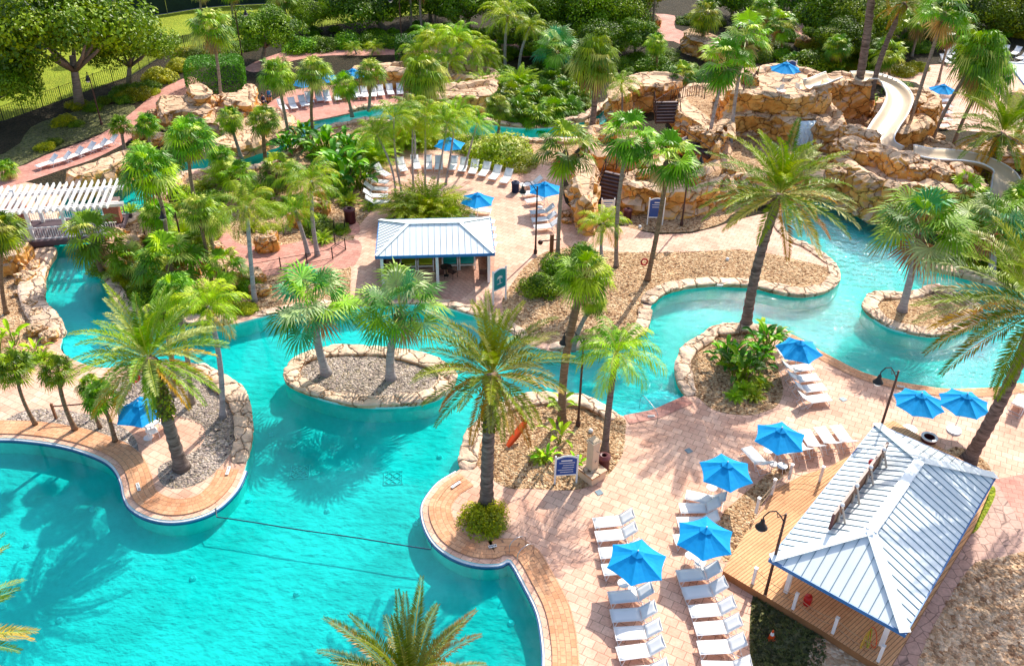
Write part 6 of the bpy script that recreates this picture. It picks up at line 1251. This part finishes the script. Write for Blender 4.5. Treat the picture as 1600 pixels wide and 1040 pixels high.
S_ = [(205,168,24,oli_c,'olive round shrub by the black fence'),(240,140,30,oli_c,'large olive shrub at the curve of the garden path'),(272,122,24,oli_c,'olive shrub left of the clipped hedge block'),(300,105,26,drk_c,'dark shrub behind the clipped hedge block'),(335,102,28,drk_c,'dark shrub by the tall fan palm at the fence'),
 (460,88,30,shr_c,'trimmed shrub left along the far path'),(495,84,28,drk_c,'dark shrub second along the far path'),(530,80,30,shr_c,'green shrub third along the far path'),(562,76,28,drk_c,'dark shrub left of the tall lamp'),(596,78,24,shr_c,'green shrub at the foot of the tall lamp'),(640,72,26,drk_c,'dark shrub right of the tall lamp'),(690,66,28,drk_c,'dark shrub at the end of the black fence'),(735,64,28,drk_c,'dark shrub behind the yellow green queen palm'),
 (490,118,18,shr_c,'small leafy bush before the far path'),(1015,106,36,drk_c,'dark green round bush left of the rock knob'),(1065,112,28,drk_c,'dark green round bush right of the rock knob'),(1248,96,42,shr_c,'wide green bush behind the platform umbrella'),(1205,36,28,lig_c,'pale olive bush by the curved path'),(1312,158,46,shr_c,'leafy bush filling the inside of the slide bend'),(1398,98,24,oli_c,'pale bush behind the clipped hedges at the slide'),(1422,90,20,oli_c,'olive bush at the top right terrace'),
 (846,452,38,shr_c,'round dark green bush at the tip of the wide mulch bed'),(868,420,34,shr_c,'dark green bush behind the round one'),(905,400,30,shr_c,'dark green bush behind the round sabal palm'),(765,245,60,lig_c,'large pale variegated shrub behind the crescent loungers'),(805,258,34,lig_c,'pale shrub at the right end of the crescent'),(722,232,30,lig_c,'pale shrub left part behind the crescent loungers'),
 (765,815,42,oli_c,'clipped yellow green hedge ring round the date palm foot'),(1265,40,26,drk_c,'dark bush by the curved top path'),(1350,110,22,drk_c,'dark bush above the slide channel'),(880,48,26,shr_c,'low shrub by the blue bin'),(905,44,22,oli_c,'yellow green shrub left of the top path'),(985,44,18,oli_c,'yellow green shrub right of the blue bin'),(1000,28,20,shr_c,'low shrub inside the top path loop'),(265,178,17,oli_c,'small round olive topiary on the rock rim'),
 (495,372,26,drk_c,'dark low bush left of the maroon barrel bin'),(528,368,18,shr_c,'small bush right by the maroon barrel bin'),(455,330,26,shr_c,'bush under the crossing queen palms'),(1110,238,12,shr_c,'small plant on the block wall'),(300,480,24,oli_c,'yellow leafy bush above the peninsula river'),(350,500,30,oli_c,'bright yellow bush at the river edge left'),(385,495,20,oli_c,'small yellow bush left of the island palms'),(225,490,34,shr_c,'green bush on the bend of the left channel'),(190,460,22,oli_c,'yellow green bush by the left channel edge'),
 (75,245,16,drk_c,'dark low mound in the shaded lawn'),(1395,130,26,shr_c,'top clipped hedge row by the slide'),(1405,142,24,shr_c,'middle clipped hedge row by the slide'),(1425,152,20,shr_c,'lowest clipped hedge row by the slide'),(110,215,14,drk_c,'dark patch of groundcover on the shaded lawn'),(1255,62,24,oli_c,'olive bush above the wide green one'),(1160,32,22,lig_c,'pale bush by the top palms')]
for x, y, w_, ms, lab in S_: plant('round_shrub', x, y, w_, ms, lab, 'shrub', hs=0.85 if w_ > 20 else 0.7)
h_ = box_hedge(5, 9000, 0.09, [(0.05,0.14,0.015),(0.08,0.2,0.02),(0.11,0.26,0.02)], (6.0, 4.4, 3.2)); t = root('clipped_hedge', G(330, 152), R(12)); h_.build('foliage', 'leaf_dense', t); tag(t, 'large clipped dark green hedge block behind the ramp', 'hedge', full=True)
h_ = box_hedge(6, 5200, 0.09, [(0.03,0.1,0.015),(0.05,0.15,0.02)], (3.2, 4.0, 2.6)); t = root('clipped_hedge', G(628, 98), 0.1); h_.build('foliage', 'leaf_dense', t); tag(t, 'clipped hedge block right of the tall lamp post', 'hedge', full=True)
for x, y, w_, lab in [(662,348,56,'big feathery palm clump just behind the hut roof'),(698,352,36,'right part of the feathery clump behind the hut'),(628,346,36,'left part of the feathery clump behind the hut'),(620,235,38,'feathery clump left of the crescent umbrella'),(575,262,36,'feathery clump at the left end of the crescent'),(650,228,34,'feathery clump behind the crescent loungers'),(345,300,28,'feathery clump in the inner garden'),(750,150,34,'feathery clump right of the far rock wall'),(700,160,28,'feathery clump by the far rock wall'),(800,140,32,'feathery clump in the dark planting'),(440,300,22,'small feathery clump by the inner railing'),(285,390,30,'feathery clump right of the pergola')]:
    plant('areca_palm', x, y, w_, areca_c, lab, 'palm clump', br=1.75)
for x, y, w_ in [(775,175,28),(800,185,30),(830,192,28),(855,182,30),(880,178,26),(840,160,32),(870,150,28),(815,165,28),(790,158,28),(895,160,24),(765,160,26),(850,135,28),(885,130,28),(760,140,26),(1230,92,20),(1290,100,20),(1345,90,24),(1310,80,26),(1370,78,24),(1275,82,22)]:
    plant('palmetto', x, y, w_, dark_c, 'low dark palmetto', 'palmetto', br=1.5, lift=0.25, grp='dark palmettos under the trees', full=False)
for x, y, w_, lab in [(530,300,52,'tall dark paddle-leaved clump left of the crescent'),(500,262,44,'paddle-leaved clump by the river behind the first'),(545,262,40,'paddle-leaved clump nearest the left crescent loungers'),(560,300,34,'low paddle-leaved clump beside the pale stone'),(1160,585,40,'paddle-leaved clump in the riverside mulch bed'),(1195,535,36,'paddle-leaved clump next to the half hidden umbrella'),(1135,560,34,'left paddle-leaved clump of the riverside bed'),(1185,560,30,'middle paddle-leaved clump of the riverside bed'),(470,240,34,'paddle-leaved clump on the near bank of the upper river'),(280,430,28,'paddle-leaved plant among the rocks left'),(440,250,26,'paddle-leaved plant by the upper river bend')]:
    plant('bird_of_paradise_plant', x, y, w_, bop_c, lab, 'leafy plant', br=1.7)
for x, y, w_, lab in [(878,690,36,'banana plant behind the blue board'),(860,720,28,'young banana plant left of the blue board'),(905,730,22,'small banana plant right of the blue board'),(24,560,36,'banana plant at the left river bank'),(60,575,28,'banana plant right of another at the left bank'),(0,575,30,'banana plant cut by the left edge'),(882,640,32,'tall banana plant by the thick sabal trunk'),(915,320,12,'small plant by the stairs')]:
    plant('banana_plant', x, y, w_, ban_c, lab, 'banana plant', br=1.9)
for x, y, w_ in [(850,715,20),(1165,600,22),(1190,590,20),(1150,612,18),(1180,610,20),(20,590,26),(45,590,24),(70,580,18),(-5,600,24),(440,340,20),(420,330,20),(500,385,20),(470,345,22),(310,480,22),(340,478,20),(260,455,24),(238,470,22),(215,470,22),(290,500,24),(245,498,22),(200,350,22),(265,350,24),(290,330,26),(310,310,24),(270,380,22),(300,400,22),(240,420,18),(380,300,20),(400,310,22),(425,305,20),(410,345,22),(390,370,18),(540,325,22),(575,330,18),(520,290,22),(590,250,22),(555,240,24),(520,240,24),(575,220,24),(610,222,24),(660,215,24),(690,225,20),(1100,310,14),(1130,285,18),(1150,300,14),(1230,270,20),(1190,280,16),(1160,262,20),(1120,262,18),(1470,285,20),(1500,300,24),(1530,330,26),(1570,360,26),(1600,390,30),(1500,350,24),(1560,400,24),(1460,330,22),(1470,380,20),(1290,140,20),(1330,165,22),(1345,145,20),(1290,165,22)]:
    plant('low_fern', x, y, w_, fern_c, 'low leafy green fern', 'fern', br=0.85, grp='low ferns in the planting', full=False)
for x, y, w_, ms in [(420,55,20,shr_c),(760,56,22,drk_c),(785,60,22,drk_c),(1060,28,20,drk_c),(1100,30,22,drk_c),(1030,84,22,drk_c),(1040,96,20,drk_c),(985,92,24,drk_c),(965,100,24,drk_c),(1130,90,20,shr_c),(1150,88,18,shr_c),(1180,84,18,shr_c),(1300,92,22,drk_c),(1320,60,26,drk_c),(1380,58,24,drk_c),(1420,60,26,drk_c),(1450,36,22,drk_c),(1500,34,22,drk_c),(1545,28,22,drk_c),(1590,28,22,drk_c),(1350,52,22,drk_c),(1210,78,20,shr_c),(1225,50,20,drk_c),(1190,62,20,drk_c),(1160,60,20,drk_c),(280,100,22,oli_c),(350,92,22,shr_c),(370,88,20,drk_c),(185,176,16,drk_c),(150,178,16,drk_c),(225,162,16,oli_c),(820,120,24,drk_c),(780,118,22,drk_c),(840,105,24,drk_c),(890,108,24,drk_c),(930,112,24,drk_c),(655,104,22,shr_c),(690,112,20,shr_c),(725,114,20,shr_c),(880,145,22,drk_c),(905,148,20,shr_c),(1480,330,26,shr_c),(1520,370,28,shr_c),(1580,420,28,oli_c),(1560,330,26,shr_c),(1600,360,28,shr_c),(1535,300,22,shr_c),(1450,300,20,shr_c)]:
    plant('garden_shrub', x, y, w_, ms, 'bushy garden shrub', 'shrub', hs=0.8, grp='bushy filler shrubs in the planting', full=False)
# dense background planting
_rs = random.Random(77); _n = 0
for poly, n, ms_, nm in (([(700,100),(770,66),(860,86),(960,90),(1040,100),(1030,108),(960,112),(900,150),(890,185),(760,192),(740,150),(690,130)], 46, (drk_c, shr_c, drk_c), 'garden_shrub'),
    ([(1130,70),(1230,60),(1350,50),(1420,30),(1600,22),(1600,36),(1500,38),(1440,40),(1400,60),(1350,100),(1300,96),(1240,84),(1180,84)], 50, (drk_c, shr_c, oli_c), 'garden_shrub'),
    ([(430,58),(620,44),(850,20),(900,40),(850,70),(700,66),(600,72),(440,82)], 36, (drk_c, shr_c), 'garden_shrub'),
    ([(60,255),(110,185),(200,150),(260,118),(290,112),(280,126),(230,150),(180,180),(120,196)], 16, (oli_c, drk_c), 'garden_shrub'),
    ([(170,470),(160,430),(210,370),(290,300),(420,280),(500,240),(560,210),(720,220),(720,232),(600,240),(570,290),(540,345),(430,385),(340,300),(330,400),(400,470),(330,505),(220,500)], 60, (oli_c, shr_c, lig_c), 'garden_shrub'),
    ([(1130,300),(1230,292),(1240,262),(1150,255),(1100,262)], 10, (shr_c, oli_c), 'garden_shrub'),
    ([(1440,290),(1560,290),(1640,300),(1640,420),(1500,398),(1450,380)], 30, (shr_c, oli_c, lig_c), 'garden_shrub')):
    P_ = [Vector((x, y, 0)) for x, y in poly]; xs = [p.x for p in P_]; ys = [p.y for p in P_]; k = 0; tries = 0
    while k < n and tries < 4000:
        tries += 1; x, y = _rs.uniform(min(xs), max(xs)), _rs.uniform(min(ys), max(ys))
        if not inside(Vector((x, y, 0)), P_) or inside(G(x, y), WS): continue
        k += 1; plant(nm, x, y, _rs.uniform(9, 17)*(1+y/600), _rs.choice(ms_), 'bushy garden shrub', 'shrub', hs=0.8, grp='bushy filler shrubs in the planting', full=False)
# loose mulch pieces, sand and gravel relief
def scatter(name, poly_px, n, size, mat, seed, z=0.03, flat=0.35):
    rs = random.Random(seed); P = [G(x, y) for x, y in poly_px]; x0, x1 = min(p.x for p in P), max(p.x for p in P); y0, y1 = min(p.y for p in P), max(p.y for p in P); m = MB(); k = 0
    while k < n:
        q = Vector((rs.uniform(x0, x1), rs.uniform(y0, y1), z))
        if not inside(q, P): continue
        k += 1; s = size*rs.uniform(0.5, 1.4); a = rs.uniform(0, 6.28); u = Vector((math.cos(a), math.sin(a), rs.uniform(-.2, .3)))*s; v = Vector((-math.sin(a), math.cos(a), rs.uniform(-.2, .2)))*s*rs.uniform(0.3, 0.7); h = Vector((0, 0, s*flat))
        m.quad(q-u, q-v, q+h); m.quad(q-v, q+u, q+h); m.quad(q+u, q+v, q+h); m.quad(q+v, q-u, q+h)
    o = m.build(name, mat); o['kind'] = 'stuff'; o['label'] = name.replace('_', ' '); return o
scatter('straw_clumps', [(1535,858),(1570,850),(1640,840),(1700,900),(1600,1060),(1450,1060),(1440,1050),(1462,980),(1490,925),(1512,885)], 3800, 0.11, 'straw', 1, 0.01, 0.5)
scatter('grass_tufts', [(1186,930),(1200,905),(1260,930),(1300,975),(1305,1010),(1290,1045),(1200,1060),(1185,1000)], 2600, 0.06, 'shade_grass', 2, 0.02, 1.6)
scatter('bark_chips', [(980,650),(981,675),(979,700),(965,727),(940,750),(900,763),(837,762),(800,762),(770,745),(745,720),(745,680),(760,664),(790,640),(832,624),(917,627),(950,640)], 4200, 0.07, 'mulch', 3, 0.015)
scatter('bark_chips', [(1078,606),(1062,572),(1080,533),(1112,511),(1162,505),(1195,508),(1215,560),(1226,595),(1200,631),(1137,636),(1095,614)], 2600, 0.07, 'mulch', 4, 0.015)
scatter('bark_chips', [(800,440),(860,395),(960,389),(1150,382),(1292,405),(1290,430),(1200,433),(1085,430),(1008,460),(985,518),(880,536),(792,500)], 5200, 0.08, 'mulch', 5, 0.015)
scatter('pebbles', [(466,595),(497,566),(585,558),(680,578),(690,592),(640,620),(530,622)], 2600, 0.06, 'pebble', 6, 0.015)
scatter('pebbles', [(210,604),(300,590),(355,625),(375,690),(350,742),(300,775),(256,766),(254,745),(312,717),(318,676),(225,655),(180,632)], 3600, 0.06, 'pebble', 7, 0.015)
# ------------------------------------------------------------------ labels that single each repeat out
ORD = ['', 'first', 'second', 'third', 'fourth', 'fifth', 'sixth', 'seventh', 'eighth', 'ninth', 'tenth', 'eleventh', 'twelfth', 'thirteenth', 'fourteenth', 'fifteenth', 'sixteenth']
LM = [(60,560,'left bank'),(30,440,'pergola left end'),(190,410,'channel right bank'),(120,270,'left garden path'),(230,210,'left rock group'),(340,180,'ramp railing'),(385,430,'inner pink path'),(440,330,'inner garden'),(300,330,'pergola right side'),(300,480,'left river bend'),(520,260,'paddle-leaved clump'),(620,230,'crescent umbrella'),(420,70,'dark oak'),(640,110,'far rock wall'),(760,70,'top middle grove'),(830,170,'far river bank'),(900,150,'shaggy palm'),(985,95,'top round bushes'),(1060,40,'top winding path'),(1200,80,'platform umbrella'),(1330,70,'mossy trunk'),(1450,50,'top right grove'),(1300,160,'slide bend'),(1200,240,'waterfall foot'),(1120,290,'orange rock wall'),(1480,280,'lower slide'),(1540,370,'right river bank'),(1290,230,'long rock mound'),(1470,210,'splash pool'),(1170,600,'riverside mulch bed'),(860,700,'blue board'),(920,320,'lower stairs'),(100,960,'bottom left pool'),(560,720,'oval island'),(400,850,'safety rope'),(780,920,'pool ladder'),(240,130,'black fence'),(1560,40,'top right corner')]
groups = {}
for o, desc, at in THINGS:
    if at is None: at = PX(o.matrix_world.translation if o.type != 'MESH' else o.location)
    groups.setdefault(desc, []).append((o, at))
for desc, lst in groups.items():
    if len(lst) == 1: lst[0][0]['label'] = desc; continue
    single = any(k in desc for k in ('lounger',))
    cl = {}
    for o, at in lst:
        if single: key = ''
        else: key = min(LM, key=lambda l: (l[0]-at[0])**2+((l[1]-at[1])*1.6)**2)[2]
        cl.setdefault(key, []).append((at, o))
    for key, l in cl.items():
        vert = max(a[1] for a, _ in l)-min(a[1] for a, _ in l) > max(a[0] for a, _ in l)-min(a[0] for a, _ in l)
        l.sort(key=lambda t: t[0][1] if vert else t[0][0])
        for i, (at, o) in enumerate(l):
            s = desc+(' near the '+key if key else '')
            if len(l) > 1: s += ', '+(ORD[i+1]+' from the '+('top' if vert else 'left') if i+1 < len(ORD) else '%dth from the %s' % (i+1, 'top' if vert else 'left'))
            w_ = s.split(); o['label'] = ' '.join(w_[:16])
